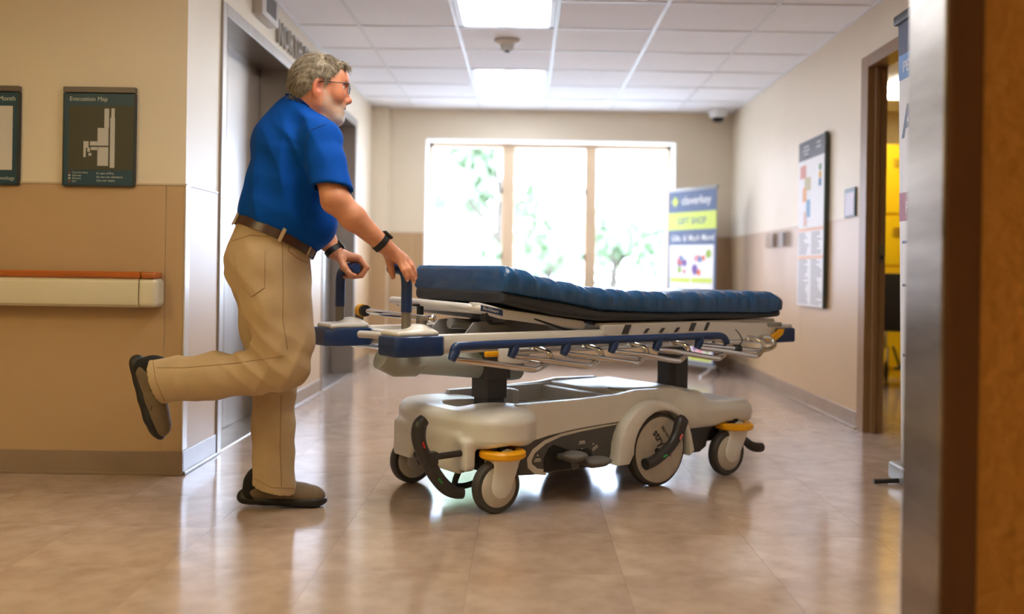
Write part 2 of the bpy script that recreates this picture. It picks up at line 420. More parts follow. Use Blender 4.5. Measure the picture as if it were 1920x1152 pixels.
troffer(-3.0, -2.4, .9, 2.1, 'added warm fill light, out of view, over the front crossing by the handrail wall', M_tubeW, M_diffW, H=H - .03)  # unseen panel added to brighten the handrail wall
troffer(-.6, .0, -1.3, -.1, 'added warm fill light, out of view, in the front crossing facing the corridor', M_tubeW, M_diffW, H=H - .03)  # unseen panel added as front fill for person and stretcher
M_tubeR = mat('lit_room_strip', rgb(255, 250, 235), .5, emit=(1, .93, .78, 1), estr=12)
troffer(2.9, 3.3, 7.3, 8.3, 'lit ceiling light in the locker room beyond the door', M_tubeR, M_tubeR, H=H - .03)
# ================================================================== organic shapes: distance fields turned into one continuous mesh
class Field:
    def __init__(s, lo, hi, h):
        s.lo = np.array(lo, np.float32); s.h = h
        n = np.ceil((np.array(hi) - np.array(lo)) / h).astype(int) + 1
        s.n = n; s.F = np.full(tuple(n), 9.0, np.float32)
        s.ax = [s.lo[i] + np.arange(n[i], dtype=np.float32) * h for i in range(3)]
    def _sl(s, lo, hi):
        a = np.clip(np.floor((np.array(lo) - s.lo) / s.h).astype(int), 0, s.n - 1); b = np.clip(np.ceil((np.array(hi) - s.lo) / s.h).astype(int) + 1, 1, s.n)
        sl = tuple(slice(int(a[i]), int(max(b[i], a[i] + 1))) for i in range(3))
        P = np.meshgrid(*[s.ax[i][sl[i]] for i in range(3)], indexing='ij')
        return sl, np.stack(P, -1)
    def _mix(s, sl, d, k, op):
        F = s.F[sl]
        if op == 'add':
            if k > 0:
                h_ = np.clip(.5 + .5 * (F - d) / k, 0, 1); F = F + (d - F) * h_ - k * h_ * (1 - h_)
            else: F = np.minimum(F, d)
        elif op == 'sub':
            d = -d
            if k > 0:
                h_ = np.clip(.5 - .5 * (F - d) / k, 0, 1); F = F + (d - F) * h_ + k * h_ * (1 - h_)
            else: F = np.maximum(F, d)
        s.F[sl] = F
    def cone(s, a, b, ra, rb, k=.02, flat=None, op='add'):
        """tapered capsule; flat=(direction, factor): wider (factor>1) along a direction"""
        a = np.array(a, np.float32); b = np.array(b, np.float32)
        f = max(1, flat[1]) if flat else 1; R = max(ra, rb) * f + k + 3 * s.h
        sl, P = s._sl(np.minimum(a, b) - R, np.maximum(a, b) + R)
        Q = P - a; ab = b - a
        if flat:
            d = np.array(flat[0], np.float32); d = d / np.linalg.norm(d); c = (1 / flat[1] - 1)
            Q = Q + (Q @ d)[..., None] * d * c; ab = ab + (ab @ d) * d * c
        t = np.clip((Q @ ab) / max(1e-9, float(ab @ ab)), 0, 1)
        D = np.linalg.norm(Q - t[..., None] * ab, axis=-1) - (ra + (rb - ra) * t)
        s._mix(sl, D, k, op); return s
    def chain(s, pts, rs, k=.02, flat=None, op='add'):
        for i in range(len(pts) - 1): s.cone(pts[i], pts[i + 1], rs[i], rs[i + 1], k, flat, op)
        return s
    def ell(s, c, r, M=None, k=.02, op='add'):
        c = np.array(c, np.float32); r = np.array(r, np.float32); R = float(r.max()) + k + 3 * s.h
        sl, P = s._sl(c - R, c + R); Q = P - c
        if M is not None: Q = Q @ np.array(M, np.float32)      # columns of M = local axes
        q = np.linalg.norm(Q / r, axis=-1); g = np.linalg.norm(Q / (r * r), axis=-1) + 1e-6
        D = q * (q - 1) / g
        s._mix(sl, D, k, op); return s
    def rbox(s, c, hs, r=.02, M=None, k=.01, op='add'):
        c = np.array(c, np.float32); hs = np.array(hs, np.float32); R = float(np.linalg.norm(hs)) + k + 3 * s.h
        sl, P = s._sl(c - R, c + R); Q = P - c
        if M is not None: Q = Q @ np.array(M, np.float32)
        q = np.abs(Q) - (hs - r)
        D = np.linalg.norm(np.maximum(q, 0), axis=-1) + np.minimum(q.max(-1), 0) - r
        s._mix(sl, D, k, op); return s
    def pill(s, c, hs, n, re, k=.01, op='add'):
        """upright block with a superellipse plan (exponent n) and edge rounding re"""
        c = np.array(c, np.float32); R = float(np.linalg.norm(hs)) + k + 3 * s.h
        sl, P = s._sl(c - R, c + R); Q = np.abs(P - c)
        d2 = (((Q[..., 0] / hs[0]) ** n + (Q[..., 1] / hs[1]) ** n + 1e-9) ** (1 / n) - 1) * min(hs[0], hs[1])
        w = np.stack([d2 + re, Q[..., 2] - hs[2] + re], -1)
        D = np.linalg.norm(np.maximum(w, 0), axis=-1) + np.minimum(w.max(-1), 0) - re
        s._mix(sl, D, k, op); return s
    def cut(s, p, n, k=0.0):
        """remove what lies on the +n side of the plane through p"""
        sl, P = s._sl(s.lo, s.lo + s.n * s.h); n = np.array(n, np.float32); n = n / np.linalg.norm(n)
        D = (P - np.array(p, np.float32)) @ n
        s._mix(sl, -D, k, 'sub'); return s
    def disp(s, fn):
        sl, P = s._sl(s.lo, s.lo + s.n * s.h); s.F = s.F + fn(P).astype(np.float32); return s
    def mesh(s, name, m, parent=None, relax=1):
        F = s.F; n = F.shape; ins = F < 0
        c = [ins[i:n[0] - 1 + i, j:n[1] - 1 + j, k:n[2] - 1 + k] for i in (0, 1) for j in (0, 1) for k in (0, 1)]
        cnt = sum(x.astype(np.int8) for x in c); mix = (cnt > 0) & (cnt < 8)
        idx = np.full(mix.shape, -1, np.int64); cells = np.argwhere(mix); idx[mix] = np.arange(len(cells))
        off = np.array([(i, j, k) for i in (0, 1) for j in (0, 1) for k in (0, 1)])
        V = np.stack([F[cells[:, 0] + o[0], cells[:, 1] + o[1], cells[:, 2] + o[2]] for o in off], 1)
        acc = np.zeros((len(cells), 3)); w = np.zeros(len(cells))
        for a in range(8):
            for b in range(a + 1, 8):
                if np.abs(off[a] - off[b]).sum() != 1: continue
                cr = (V[:, a] < 0) != (V[:, b] < 0); t = np.where(cr, V[:, a] / np.where(cr, V[:, a] - V[:, b], 1), 0)
                acc += np.where(cr[:, None], off[a] + t[:, None] * (off[b] - off[a]), 0); w += cr
        pos = s.lo + (cells + acc / np.maximum(w, 1)[:, None]) * s.h
        quads = []
        for d in range(3):
            e1, e2 = [(1, 2), (2, 0), (0, 1)][d]
            A = [slice(None)] * 3; B = [slice(None)] * 3; A[d] = slice(0, n[d] - 1); B[d] = slice(1, n[d])
            a, b = ins[tuple(A)], ins[tuple(B)]; ch = np.argwhere(a != b)
            ok = (ch[:, e1] > 0) & (ch[:, e2] > 0) & (ch[:, e1] < n[e1] - 1) & (ch[:, e2] < n[e2] - 1); ch = ch[ok]
            u1 = np.zeros(3, int); u1[e1] = 1; u2 = np.zeros(3, int); u2[e2] = 1
            q = np.stack([idx[tuple((ch - o).T)] for o in (0 * u1, u1, u1 + u2, u2)], 1)
            fl = a[tuple(ch.T)]; q[~fl] = q[~fl][:, ::-1]; quads.append(q)
        Q = np.concatenate(quads); Q = Q[(Q >= 0).all(1)]
        for _ in range(relax):       # light smoothing
            sm = np.zeros_like(pos); ct = np.zeros(len(pos))
            for a, b in ((0, 1), (1, 2), (2, 3), (3, 0)):
                np.add.at(sm, Q[:, a], pos[Q[:, b]]); np.add.at(ct, Q[:, a], 1); np.add.at(sm, Q[:, b], pos[Q[:, a]]); np.add.at(ct, Q[:, b], 1)
            pos = pos * .5 + .5 * sm / np.maximum(ct, 1)[:, None]
        me = bpy.data.meshes.new(name); me.from_pydata(pos.tolist(), [], Q.tolist()); me.update()
        return mesh_obj(name, me, m, parent, True, 0)
def fbm(P, sc, seed=0):
    """cheap smooth noise from a few sine waves"""
    r = np.random.RandomState(seed); out = 0
    for i in range(5):
        d = r.normal(size=3); d /= np.linalg.norm(d); out = out + np.sin((P @ d.astype(np.float32)) * sc * (1 + .45 * i) + r.rand() * 6.28) / (1 + .5 * i)
    return out / 2.5
# ================================================================== hospital stretcher
GC = (.227, 4.247, 0); GA = math.radians(36.64)
M_gw = mat('stretcher_white_plastic', rgb(226, 224, 219), .30, noise=.03, nscale=6, spec=.5)
M_gb = mat('stretcher_beige_metal', rgb(218, 214, 207), .33)
M_gg = mat('stretcher_grey_metal', rgb(150, 150, 148), .4, .3)
M_dk = mat('stretcher_dark_grey', rgb(62, 62, 64), .4)
M_dp = mat('stretcher_grey_panel', rgb(84, 84, 86), .45)
M_bk = mat('stretcher_black', rgb(22, 22, 24), .45)
M_rub = mat('grey_rubber', rgb(66, 64, 62), .55)
M_lev = mat('lever_charcoal', rgb(48, 46, 46), .38, bump=.1, bscale=200, bdist=.002)
M_blue = mat('blue_rubber', rgb(24, 52, 98), .36, noise=.05, nscale=20)
M_yel = mat('yellow_plastic', rgb(240, 172, 8), .38)
M_chr = mat('chrome', rgb(215, 215, 215), .08, 1.0)
M_sleeve = mat('handle_sleeve_grey', rgb(128, 120, 108), .4, .4)
M_disc = mat('wheel_disc', rgb(206, 198, 186), .38, noise=.28, nscale=9)
M_tank = mat('bottle_holder_plastic', rgb(168, 172, 164), .35)
M_red = mat('red_label', rgb(190, 30, 30), .4); M_grn = mat('green_label', rgb(30, 140, 60), .4)
M_print = mat('white_print', rgb(225, 220, 212), .5); M_dprint = mat('dark_print', rgb(50, 50, 52), .5)
GU = thing('hospital_stretcher', 'wheeled hospital stretcher with white base, blue corner bumpers and lowered chrome side rails', 'stretcher', GC, GA)
XZ = lambda y: Matrix(((1, 0, 0, 0), (0, 0, -1, y), (0, 1, 0, 0), (0, 0, 0, 1)))   # outline (x,z) extruded towards -y

# ---- head hood of the base
f = Field((-.86, -.42, .10), (-.34, .42, .46), .006)
f.pill((-.575, 0, .300), (.182, .365, .068), 2.7, .04, k=0)
f.ell((-.555, -.20, .350), (.13, .13, .036), k=.035).ell((-.575, .18, .343), (.13, .13, .028), k=.035)
for s_ in (-1, 1):
    f.cone((-.60, s_ * .50, .135), (-.60, s_ * .215, .135), .110, .110, k=.02, op='sub')   # caster arches
f.rbox((-.60, 0, .17), (.115, .24, .10), .03, k=.02, op='sub')
f.rbox((-.44, 0, .375), (.20, .075, .05), .03, k=.015, op='sub')      # channel between the two humps
f.rbox((-.735, .02, .215), (.016, .25, .075), .014, k=.02)          # apron on the head end
f.rbox((-.725, -.255, .215), (.028, .022, .06), .018, k=.015)
f.cone((-.80, .06, .13), (-.66, .06, .13), .07, .07, k=.02, op='sub')
f.mesh('head_hood', M_gw, GU)
# ---- foot hood
f = Field((.26, -.40, .14), (.92, .40, .46), .008)
f.cone((.42, 0, .315), (.74, 0, .275), .07, .045, k=0, flat=((0, 1, 0), 4.6))
f.rbox((.60, 0, .275), (.215, .325, .055), .045, k=.04)
f.rbox((.42, 0, .32), (.11, .30, .065), .05, k=.04)
for s_ in (-1, 1): f.cone((.64, s_ * .45, .11), (.64, s_ * .2, .11), .125, .125, k=.015, op='sub')
f.rbox((.58, 0, .17), (.3, .27, .09), .02, k=.01, op='sub')
f.mesh('foot_hood', M_gw, GU)
# ---- middle body with open tray
def side_panel(y, d):
    top = [(-.52, .375), (-.44, .39), (-.2, .392), (.0, .398), (.1, .41), (.34, .405), (.42, .38)]
    bot = [(.42, .27), (.2, .285), (.02, .285), (-.2, .275), (-.36, .26), (-.52, .232)]
    return MB().prism(top + bot, XZ(y), d, .004, 1)
side_panel(-.255, .03).build('side_shell', M_gw, GU); side_panel(.285, .03).build('side_shell', M_gw, GU)
tr = MB().box(-.50, .40, -.26, .26, .30, .32)
tr.box(-.50, .40, -.262, -.235, .31, .388).box(-.50, .40, .235, .262, .31, .392)
tr.box(.0, .05, -.25, .25, .31, .385, .01).box(.05, .42, -.25, .25, .365, .40, .012)
tr.box(-.30, -.26, .05, .25, .31, .40, .012).build('tray', M_gw, GU)
MB().box(.08, .36, -.245, -.12, .40, .41, .006).build('tray_cover', M_gw, GU)
# dark lower panels with curved stripe and print
def dark_panel(y, d):
    top = [(-.53, .235), (-.36, .262), (-.2, .277), (.02, .287), (.05, .287)]
    bot = [(.05, .108), (-.04, .112), (-.30, .112), (-.42, .112), (-.50, .118)]
    return MB().prism((bot[::-1] + top[::-1])[::-1], XZ(y), d, .003, 1)
dpn = dark_panel(-.252, .026).build('lower_panel', M_dp, GU)
dark_panel(.278, .026).build('lower_panel', M_dp, GU)
st = [(-.37, .116), (-.42, .125), (-.452, .15), (-.455, .175), (-.435, .205), (-.38, .236), (-.3, .256), (-.2, .266), (-.08, .273), (.015, .277)]
sb = MB(); wd = [.011, .012, .012, .012, .010, .008, .006, .005, .004, .003]
for i in range(len(st) - 1):
    def off(j):
        a = Vector(st[max(0, j - 1)]); c = Vector(st[min(len(st) - 1, j + 1)]); n = (c - a).normalized(); n = Vector((-n.y, n.x)); return Vector(st[j]) + n * wd[j], Vector(st[j]) - n * wd[j]
    a, b = off(i); c, d = off(i + 1)
    sb.quad(*[(p.x, -.2795, p.y) for p in (a, b, d, c)])
sb.build('stripe', M_gb, dpn, smooth=False)
def panel_print(x, z, tri, rot=0.0):
    M = Matrix.Translation((x, -.2797, z)) @ Matrix.Rotation(-rot, 4, 'Y')
    b = MB().box(-.017, .017, -.0003, .0003, -.002, .001, M=M)
    for k in range(5): b.box(-.014 + k * .006, -.0095 + k * .006, -.0003, .0003, .004, .009 + .002 * (k % 2), M=M)
    zt = .02 * tri
    b.prism([(-.004, zt), (.004, zt), (0, zt + .008 * tri)], M @ XZ(.0), .0004)
    b.build('pedal_print', M_print, dpn, smooth=False)
panel_print(-.415, .165, 1); panel_print(-.19, .213, -1); panel_print(-.12, .185, 1, .5)
MB().prism([(-.385, .118), (-.385, .17), (-.36, .21), (-.335, .222), (-.31, .212), (-.25, .19), (-.16, .19), (-.14, .178), (-.135, .15), (-.10, .145), (-.10, .118)], XZ(-.2780), .0022).build('pedal_recess_shade', M_bk, dpn, smooth=False)  # raised black plate painted for the shade of a recess
# ---- hydraulic pedals
def pedal(x0, x1, z, name='pump_pedal'):
    w = (x1 - x0) / 2; cx = (x0 + x1) / 2
    f = Field((x0 - .03, -.43, z - .06), (x1 + .03, -.24, z + .05), .006)
    f.ell((cx, -.35, z), (w, .055, .018), k=0).rbox((cx, -.31, z - .012), (w * .7, .06, .012), .008, k=.01)
    return f.mesh(name, mat('pedal_grey', rgb(104, 102, 102), .45), GU)
pedal(-.335, -.235, .185); p2 = pedal(-.235, -.105, .152)
MB().prism([(-.30, .172), (-.255, .172), (-.262, .128), (-.29, .128)], XZ(-.335), .012, .002, 1).build('pedal_tab', M_dp, GU)
# ---- frame bars underneath
MB().box(-.56, .62, -.20, .20, .125, .20, .01).box(-.68, -.50, -.27, .27, .15, .21, .01).box(.52, .72, -.27, .27, .15, .21, .01).build('chassis', M_bk, GU)
MB().prism([(.40, .11), (.37, .25), (.60, .24), (.62, .225), (.56, .20), (.54, .13), (.50, .11)], XZ(-.245), .03, .003, 1).build('foot_side_panel', M_dk, GU)
MB().cyl((-.78, 0, .16), (-.62, 0, .16), .018).cyl((-.72, -.22, .16), (-.72, .22, .16), .016).tube([(-.72, -.2, .16), (-.74, -.18, .09), (-.68, -.16, .075), (-.62, -.2, .10)], .012, smooth=2).build('brake_linkage', M_bk, GU)
# ---- casters
def caster(x, y, off):
    c = bpy.data.objects.new('caster', None); COL.objects.link(c); c.parent = GU; c.location = (x, y, 0)
    s_ = -1 if y < 0 else 1
    MB().lathe([(.076, -.02), (.094, -.022), (.1, -.012), (.1, .012), (.094, .022), (.076, .02)], (0, 0, .1), (0, 1, 0), 48).build('tyre', M_rub, c)
    d = MB().lathe([(0, -.029), (.03, -.029), (.072, -.025), (.077, -.021), (.079, -.015), (.079, .015), (.077, .021), (.072, .025), (.03, .029), (0, .029)], (0, 0, .1), (0, 1, 0), 48).build('wheel_disc', M_disc, c)
    f = Field((-.12, -.07, .02), (.16, .07, .26), .005)
    for q in (-1, 1): f.cone((.005, q * .033, .105), (off, q * .03, .185), .050, .056, k=.0, flat=((0, 1, 0), .16))
    f.rbox((off, 0, .198), (.060, .04, .012), .01, k=.012)
    f.mesh('fork', M_gw, c)
    MB().cyl((off, 0, .2), (off, 0, .25), .02).build('stem', M_bk, c)
    MB().lathe([(.050, .203), (.081, .204), (.088, .210), (.088, .226), (.081, .233), (.050, .234)], (off, 0, 0), (0, 0, 1), 40).build('bumper_ring', M_yel, c)
    return c
for x in (-.633, .633):
    for y in (-.31, .31): caster(x, y, .028 if x < 0 else .048)
# ---- big centre wheels with fenders
def bigwheel(y):
    s_ = -1 if y < 0 else 1
    w = bpy.data.objects.new('drive_wheel', None); COL.objects.link(w); w.parent = GU; w.location = (.205, y, .155)
    MB().lathe([(.12, -.026), (.146, -.026), (.155, -.016), (.155, .016), (.146, .026), (.12, .026)], (0, 0, 0), (0, 1, 0), 64).build('tyre', M_rub, w)
    MB().lathe([(0, -.034), (.115, -.032), (.135, -.029), (.139, -.026), (.139, .026), (.135, .029), (.115, .032), (0, .034)], (0, 0, 0), (0, 1, 0), 64).build('wheel_cover', M_disc, w)
    if s_ < 0:
        # slanted lettering on the cover
        M = Matrix.Translation((-.005, -.0345, .015)) @ Matrix.Rotation(math.radians(52), 4, 'Y') @ Matrix.Rotation(PI / 2, 4, 'X')
        text_mesh('stryker', .052, M, .0004, 'CENTER', .0008).build('lettering', M_dprint, w, smooth=False)
        M2 = Matrix.Translation((.03, -.0345, .055)) @ Matrix.Rotation(math.radians(52), 4, 'Y') @ Matrix.Rotation(PI / 2, 4, 'X')
        text_mesh('BIG WHEEL', .02, M2, .0004, 'CENTER').build('lettering', M_dprint, w, smooth=False)
    return w
bigwheel(-.295); bigwheel(.295)
def fender(y0, y1):
    c = Vector((.175, .165)); pts_o = [(-.045, .115)]; pts_i = [(.018, .115)]
    for k in range(0, 15):
        a = math.radians(182 - k * 12.2); pts_o.append((c.x + .2 * math.cos(a) * 1.05, c.y + .2 * math.sin(a)))
        pts_i.append((c.x + .03 + .162 * math.cos(a), c.y - .005 + .163 * math.sin(a)))
    pts_o.append((.40, .135)); pts_i.append((.375, .115))
    return MB().prism(pts_o + pts_i[::-1], XZ(max(y0, y1)), abs(y1 - y0), .008, 2)
fender(-.34, -.25).build('fender', M_gw, GU); fender(.25, .34).build('fender', M_gw, GU)
# ---- brake / steer levers
def lever(pts, r, red, green):
    lv = MB().tube(pts, [q * 1.25 for q in r], 14, smooth=2, flat=1).build('brake_lever', M_lev, GU)
    for p, m, nm in ((red, M_red, 'red_tag'), (green, M_grn, 'green_tag')):
        if p is None: continue
        a, b = Vector(p[0]), Vector(p[1]); MB().tube([a, b], .008, 4, flat=.5).build(nm, m, lv, smooth=False)
    return lv
lever([(-.905, -.24, .36), (-.925, -.24, .345), (-.93, -.24, .30), (-.915, -.24, .25), (-.885, -.245, .20), (-.865, -.25, .16), (-.825, -.255, .11), (-.785, -.26, .085), (-.75, -.265, .08)],
      [.018, .022, .022, .020, .022, .022, .021, .019, .017], ((-.924, -.2655, .285), (-.917, -.2665, .262)), ((-.862, -.2765, .148), (-.848, -.2775, .13)))
MB().cyl((-.885, -.25, .222), (-.70, -.25, .226), .012).box(-.905, -.86, -.275, -.235, .195, .245, .008).build('lever_shaft', M_lev, GU)
lever([(.29, -.375, .285), (.275, -.375, .275), (.255, -.375, .225), (.215, -.378, .18), (.165, -.38, .15), (.11, -.38, .125), (.065, -.38, .118)],
      [.02, .024, .02, .018, .018, .019, .02], ((.256, -.3985, .228), (.243, -.3985, .208)), ((.165, -.4015, .15), (.145, -.4015, .142)))
MB().cyl((.18, -.30, .155), (.18, -.378, .155), .012).build('lever_shaft', M_bk, GU)
lever([(.72, -.30, .17), (.77, -.30, .14), (.81, -.30, .112), (.85, -.30, .10), (.885, -.30, .098)], [.014, .015, .017, .019, .018], None, None)
lever([(.72, .30, .25), (.77, .30, .29), (.81, .30, .33), (.83, .30, .35)], [.013, .015, .017, .016], None, None)
# ---- lift columns
def column(x, st):
    b = MB()
    for (hw, hd, z0, z1, c) in st:
        b.prism([(-hw, -hd + c), (-hw + c, -hd), (hw - c, -hd), (hw, -hd + c), (hw, hd - c), (hw - c, hd), (-hw + c, hd), (-hw, hd - c)], Matrix.Translation((x, 0, z0)), z1 - z0, .002, 1)
    return b.build('lift_column', M_dk, GU, smooth=False)
column(-.455, [(.046, .050, .32, .40, .008), (.054, .056, .385, .475, .008), (.064, .066, .465, .62, .008)])
column(.60, [(.062, .06, .36, .62, .022), (.066, .064, .53, .63, .022)])
# ---- bottle holder tube under the litter
MB().tube([(-.95, .0, .565), (-.94, .0, .563), (-.75, .0, .545), (-.35, .0, .50), (-.31, .0, .495)], [.03, .048, .052, .052, .045], 28).build('bottle_holder', M_tank, GU)
MB().tube([(-.965, -.02, .575), (-.90, -.02, .545), (-.82, -.02, .535), (-.74, -.02, .54)], [.05, .052, .045, .01], 24).build('bottle_holder_cap', M_tank, GU)
# ---- litter frame
lf = MB()
for s_ in (-1, 1):
    lf.box(-.92, .98, s_ * .30 - .02, s_ * .30 + .02, .615, .672, .008).box(-.90, .96, s_ * .26 - .03, s_ * .26 + .03, .60, .625, .004)
lf.tube([(-1.0, .09, .652), (-.99, .05, .653), (-.95, -.10, .655), (-.90, -.2, .655)], .014, 12, smooth=1).box(-.88, -.82, -.30, .30, .61, .66, .006).box(.90, .96, -.30, .30, .60, .66, .006).box(-.52, -.40, -.28, .28, .605, .64, .006).box(.52, .70, -.28, .28, .605, .65, .006)
lf.build('litter_frame', M_gb, GU)
# side beam of the seat and foot section with diagonal cut-outs drawn as dark shade patches
for s_ in (-1, 1):
    y = s_ * .315
    bm_ = MB().prism([(-.13, .655), (-.13, .69), (.42, .695), (.92, .68), (.99, .655), (.985, .60), (.92, .575), (.55, .615), (-.02, .622)], XZ(y + .012), .024, .004, 1).build('deck_side_beam', M_gb, GU)
    yy = y - .0135 if s_ < 0 else y + .0135
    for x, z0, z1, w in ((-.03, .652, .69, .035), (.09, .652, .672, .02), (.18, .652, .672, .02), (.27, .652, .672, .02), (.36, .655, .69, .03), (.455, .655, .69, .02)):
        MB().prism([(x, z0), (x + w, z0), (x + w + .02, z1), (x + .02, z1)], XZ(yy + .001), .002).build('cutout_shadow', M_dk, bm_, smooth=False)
# deck plates carrying the mattress
MB().box(-.13, .97, -.30, .30, .68, .697, .004).build('seat_deck', M_gb, GU)
ang = math.atan2(.768 - .697, .50)
MB().box(-.50, 0, -.28, .28, -.012, 0, .004, M=Matrix.Translation((-.11, 0, .6965)) @ Matrix.Rotation(ang, 4, 'Y')).build('backrest_deck', M_dk, GU)
MB().tube([(-.745, .30, .775), (-.752, .27, .776), (-.752, .0, .772), (-.752, -.24, .768), (-.74, -.27, .766), (-.70, -.285, .762)], .0145, 14, smooth=1).box(-.70, -.60, .262, .29, .745, .775, .006).build('backrest_head_bar', M_gb, GU)
for s_ in (-1, 1):
    y = s_ * .275
    MB().prism([(-.735, .785), (-.70, .784), (-.58, .757), (-.20, .708), (-.185, .69), (-.20, .672), (-.60, .722), (-.70, .748), (-.735, .752)], XZ(y + .014), .028, .006, 2).build('backrest_frame', M_gb, GU)
    MB().prism([(-.70, .776), (-.60, .756), (-.60, .733), (-.70, .755)], XZ(y + (-.0145 if s_ < 0 else .0165)), .002).build('name_plate', M_blue, GU, smooth=False)
MB().box(-.62, -.59, -.27, .27, .735, .76, .006).build('backrest_cross_bar', M_gb, GU)
Mn = Matrix.Translation((-.692, -.2923, .760)) @ Matrix.Rotation(math.radians(12.8), 4, 'Y') @ Matrix.Rotation(PI / 2, 4, 'X')
text_mesh('BackSmart', .017, Mn, .0003).build('lettering', M_print, GU, smooth=False)
for x, y, z in ((-.752, .06, .758), (-.67, -.275, .752)): MB().cyl((x, y, z - .035), (x, y, z), .014).box(x - .03, x + .03, y - .015, y + .015, z, z + .01, .003).build('frame_foot', M_bk, GU)
# gas strut and brackets under the backrest
MB().cyl((-.62, .05, .69), (-.42, .05, .675), .022).cyl((-.42, .05, .675), (-.20, .05, .68), .011).build('gas_strut', M_gg, GU)
for y in (-.12, .14):
    MB().prism([(-.66, .655), (-.62, .70), (-.56, .705), (-.54, .69), (-.46, .69), (-.40, .64), (-.66, .64)], XZ(y + .004), .008, .001, 1).build('strut_bracket', M_gg, GU)
    MB().prism([(-.47, .66), (-.42, .73), (-.30, .712), (-.18, .65), (-.40, .635)], XZ(y + .03), .008, .001, 1).build('hinge_bracket', M_gg, GU)
MB().tube([(-.45, -.285, .72), (-.38, -.287, .70), (-.30, -.287, .677), (-.24, -.287, .668)], .005, 8).build('release_cable', M_bk, GU)
# ---- corner bumpers, push handles
for s_ in (-1, 1):
    y = s_ * .265
    out = [(-1.085, -.07), (-1.06, -.085), (-.90, -.085), (-.885, -.07), (-.885, .06), (-.90, .075), (-1.04, .075), (-1.085, .045)]
    MB().prism([(x, y + q * (1 if s_ < 0 else -1)) for x, q in out][::(1 if s_ < 0 else -1)], Matrix.Translation((0, 0, .598)), .072, .009, 2).build('corner_bumper', M_blue, GU)
    f = Field((-1.12, y - .12, .64), (-.85, y + .12, .74), .006)
    f.rbox((-.985, y, .677), (.085, .066, .011), .009, k=0).ell((-.955, y, .68), (.06, .05, .030), k=.02)
    f.mesh('bumper_cap', M_gb, GU)
    hx = -1.0
    MB().cyl((hx, y, .675), (hx, y, .775), .0175, n=20).build('handle_sleeve', M_sleeve, GU)
    yi = y - s_ * (.118 if s_ < 0 else .14)
    MB().tube([(hx, y, .752), (hx, y, .80), (hx, y, .86), (hx, y - s_ * .012, .893), (hx, y - s_ * .045, .905), (hx, yi + s_ * .003, .905), (hx, yi, .905)], [.0195, .0195, .0195, .0195, .0195, .0195, .0175], 20, smooth=1).build('push_handle', M_blue, GU)
    # foot end
    out = [(.94, -.07), (1.075, -.07), (1.10, -.045), (1.10, .05), (1.08, .075), (.94, .075)]
    MB().prism([(x, y + q * (1 if s_ < 0 else -1)) for x, q in out][::(1 if s_ < 0 else -1)], Matrix.Translation((0, 0, .585)), .068, .009, 2).build('corner_bumper', M_blue, GU)
    f = Field((.88, y - .12, .62), (1.12, y + .12, .72), .006)
    f.rbox((1.0, y, .660), (.075, .06, .012), .010, k=0).ell((.96, y, .664), (.06, .05, .025), k=.02)
    f.mesh('bumper_cap', M_gb, GU)
# ---- folded IV pole across the head end
MB().cyl((-.915, -.25, .727), (-.905, .25, .735), .0115).cyl((-.915, -.30, .727), (-.915, -.245, .727), .017, .013).sphere((-.915, -.30, .727), .017).build('drip_pole', M_chr, GU)
MB().cyl((-.905, .245, .735), (-.905, .275, .735), .026, n=20).build('drip_pole_collar', M_yel, GU); MB().cyl((-.905, .225, .735), (-.905, .246, .735), .023).build('drip_pole_knob', M_bk, GU)
MB().box(-.945, -.915, -.265, -.235, .68, .74, .004).build('drip_pole_bracket', M_sleeve, GU); MB().box(-.925, -.895, .262, .288, .68, .73, .004).build('drip_pole_bracket', M_sleeve, GU)
# ---- lowered side rails
def side_rail(s_):
    r = bpy.data.objects.new('side_rail', None); COL.objects.link(r); r.parent = GU
    y = s_ * .405
    MB().tube([(-.885, y, .612), (-.885, y, .634), (-.86, y, .637), (.0, y, .638), (.43, y, .638), (.49, y, .635), (.515, y, .615), (.52, y, .60)], [.016, .017, .0155, .0155, .0155, .0155, .0145, .0135], 14, smooth=2, flat=1).build('top_rail', M_blue, r)
    for i, x in enumerate((-.885, -.63, -.385, -.142, .10, .345)):
        MB().tube([(x + .01, y, .634), (x, y, .612), (x - .012, y, .588)], [.016, .019, .014], 14).build('spindle_socket', M_blue, r)
        y2 = s_ * .425
        MB().tube([(x, y, .592), (x + .02, y, .586), (x + .12, y2, .575), (x + .30, y2 + s_ * .02, .545), (x + .335, y2 + s_ * .02, .543), (x + .42, s_ * .40, .565), (x + .45, s_ * .385, .57)], .0115, 12, smooth=2).build('spindle', M_chr, r)
        MB().tube([(x + .40, s_ * .32, .615), (x + .42, s_ * .35, .612), (x + .44, s_ * .38, .597), (x + .445, s_ * .385, .572)], .012, 12, smooth=1).build('spindle_pivot', M_chr, r)
    MB().cyl((-.56, s_ * .335, .60), (.84, s_ * .335, .60), .01).build('pivot_bar', M_chr, r)
    MB().tube([(.35, s_ * .39, .60), (.50, s_ * .40, .585), (.70, s_ * .405, .565), (.78, s_ * .40, .56), (.88, s_ * .38, .575), (.90, s_ * .35, .60), (.86, s_ * .33, .622), (.80, s_ * .33, .605)], .0105, 12, smooth=2).build('end_loop', M_chr, r)
    MB().cyl((.575, s_ * .402, .577), (.605, s_ * .402, .574), .018).build('rail_clip', M_bk, r)
    MB().tube([(.60, s_ * .405, .59), (.63, s_ * .40, .61), (.65, s_ * .36, .64), (.655, s_ * .335, .655)], .0025, 6, smooth=1).build('clip_cord', M_bk, r)
    return r
side_rail(-1); side_rail(1)
MB().box(-.70, -.645, -.335, -.315, .585, .605, .004).build('release_tab', M_yel, GU)
MB().box(-.64, -.50, -.335, -.315, .555, .615, .006).build('latch_housing', M_gb, GU)
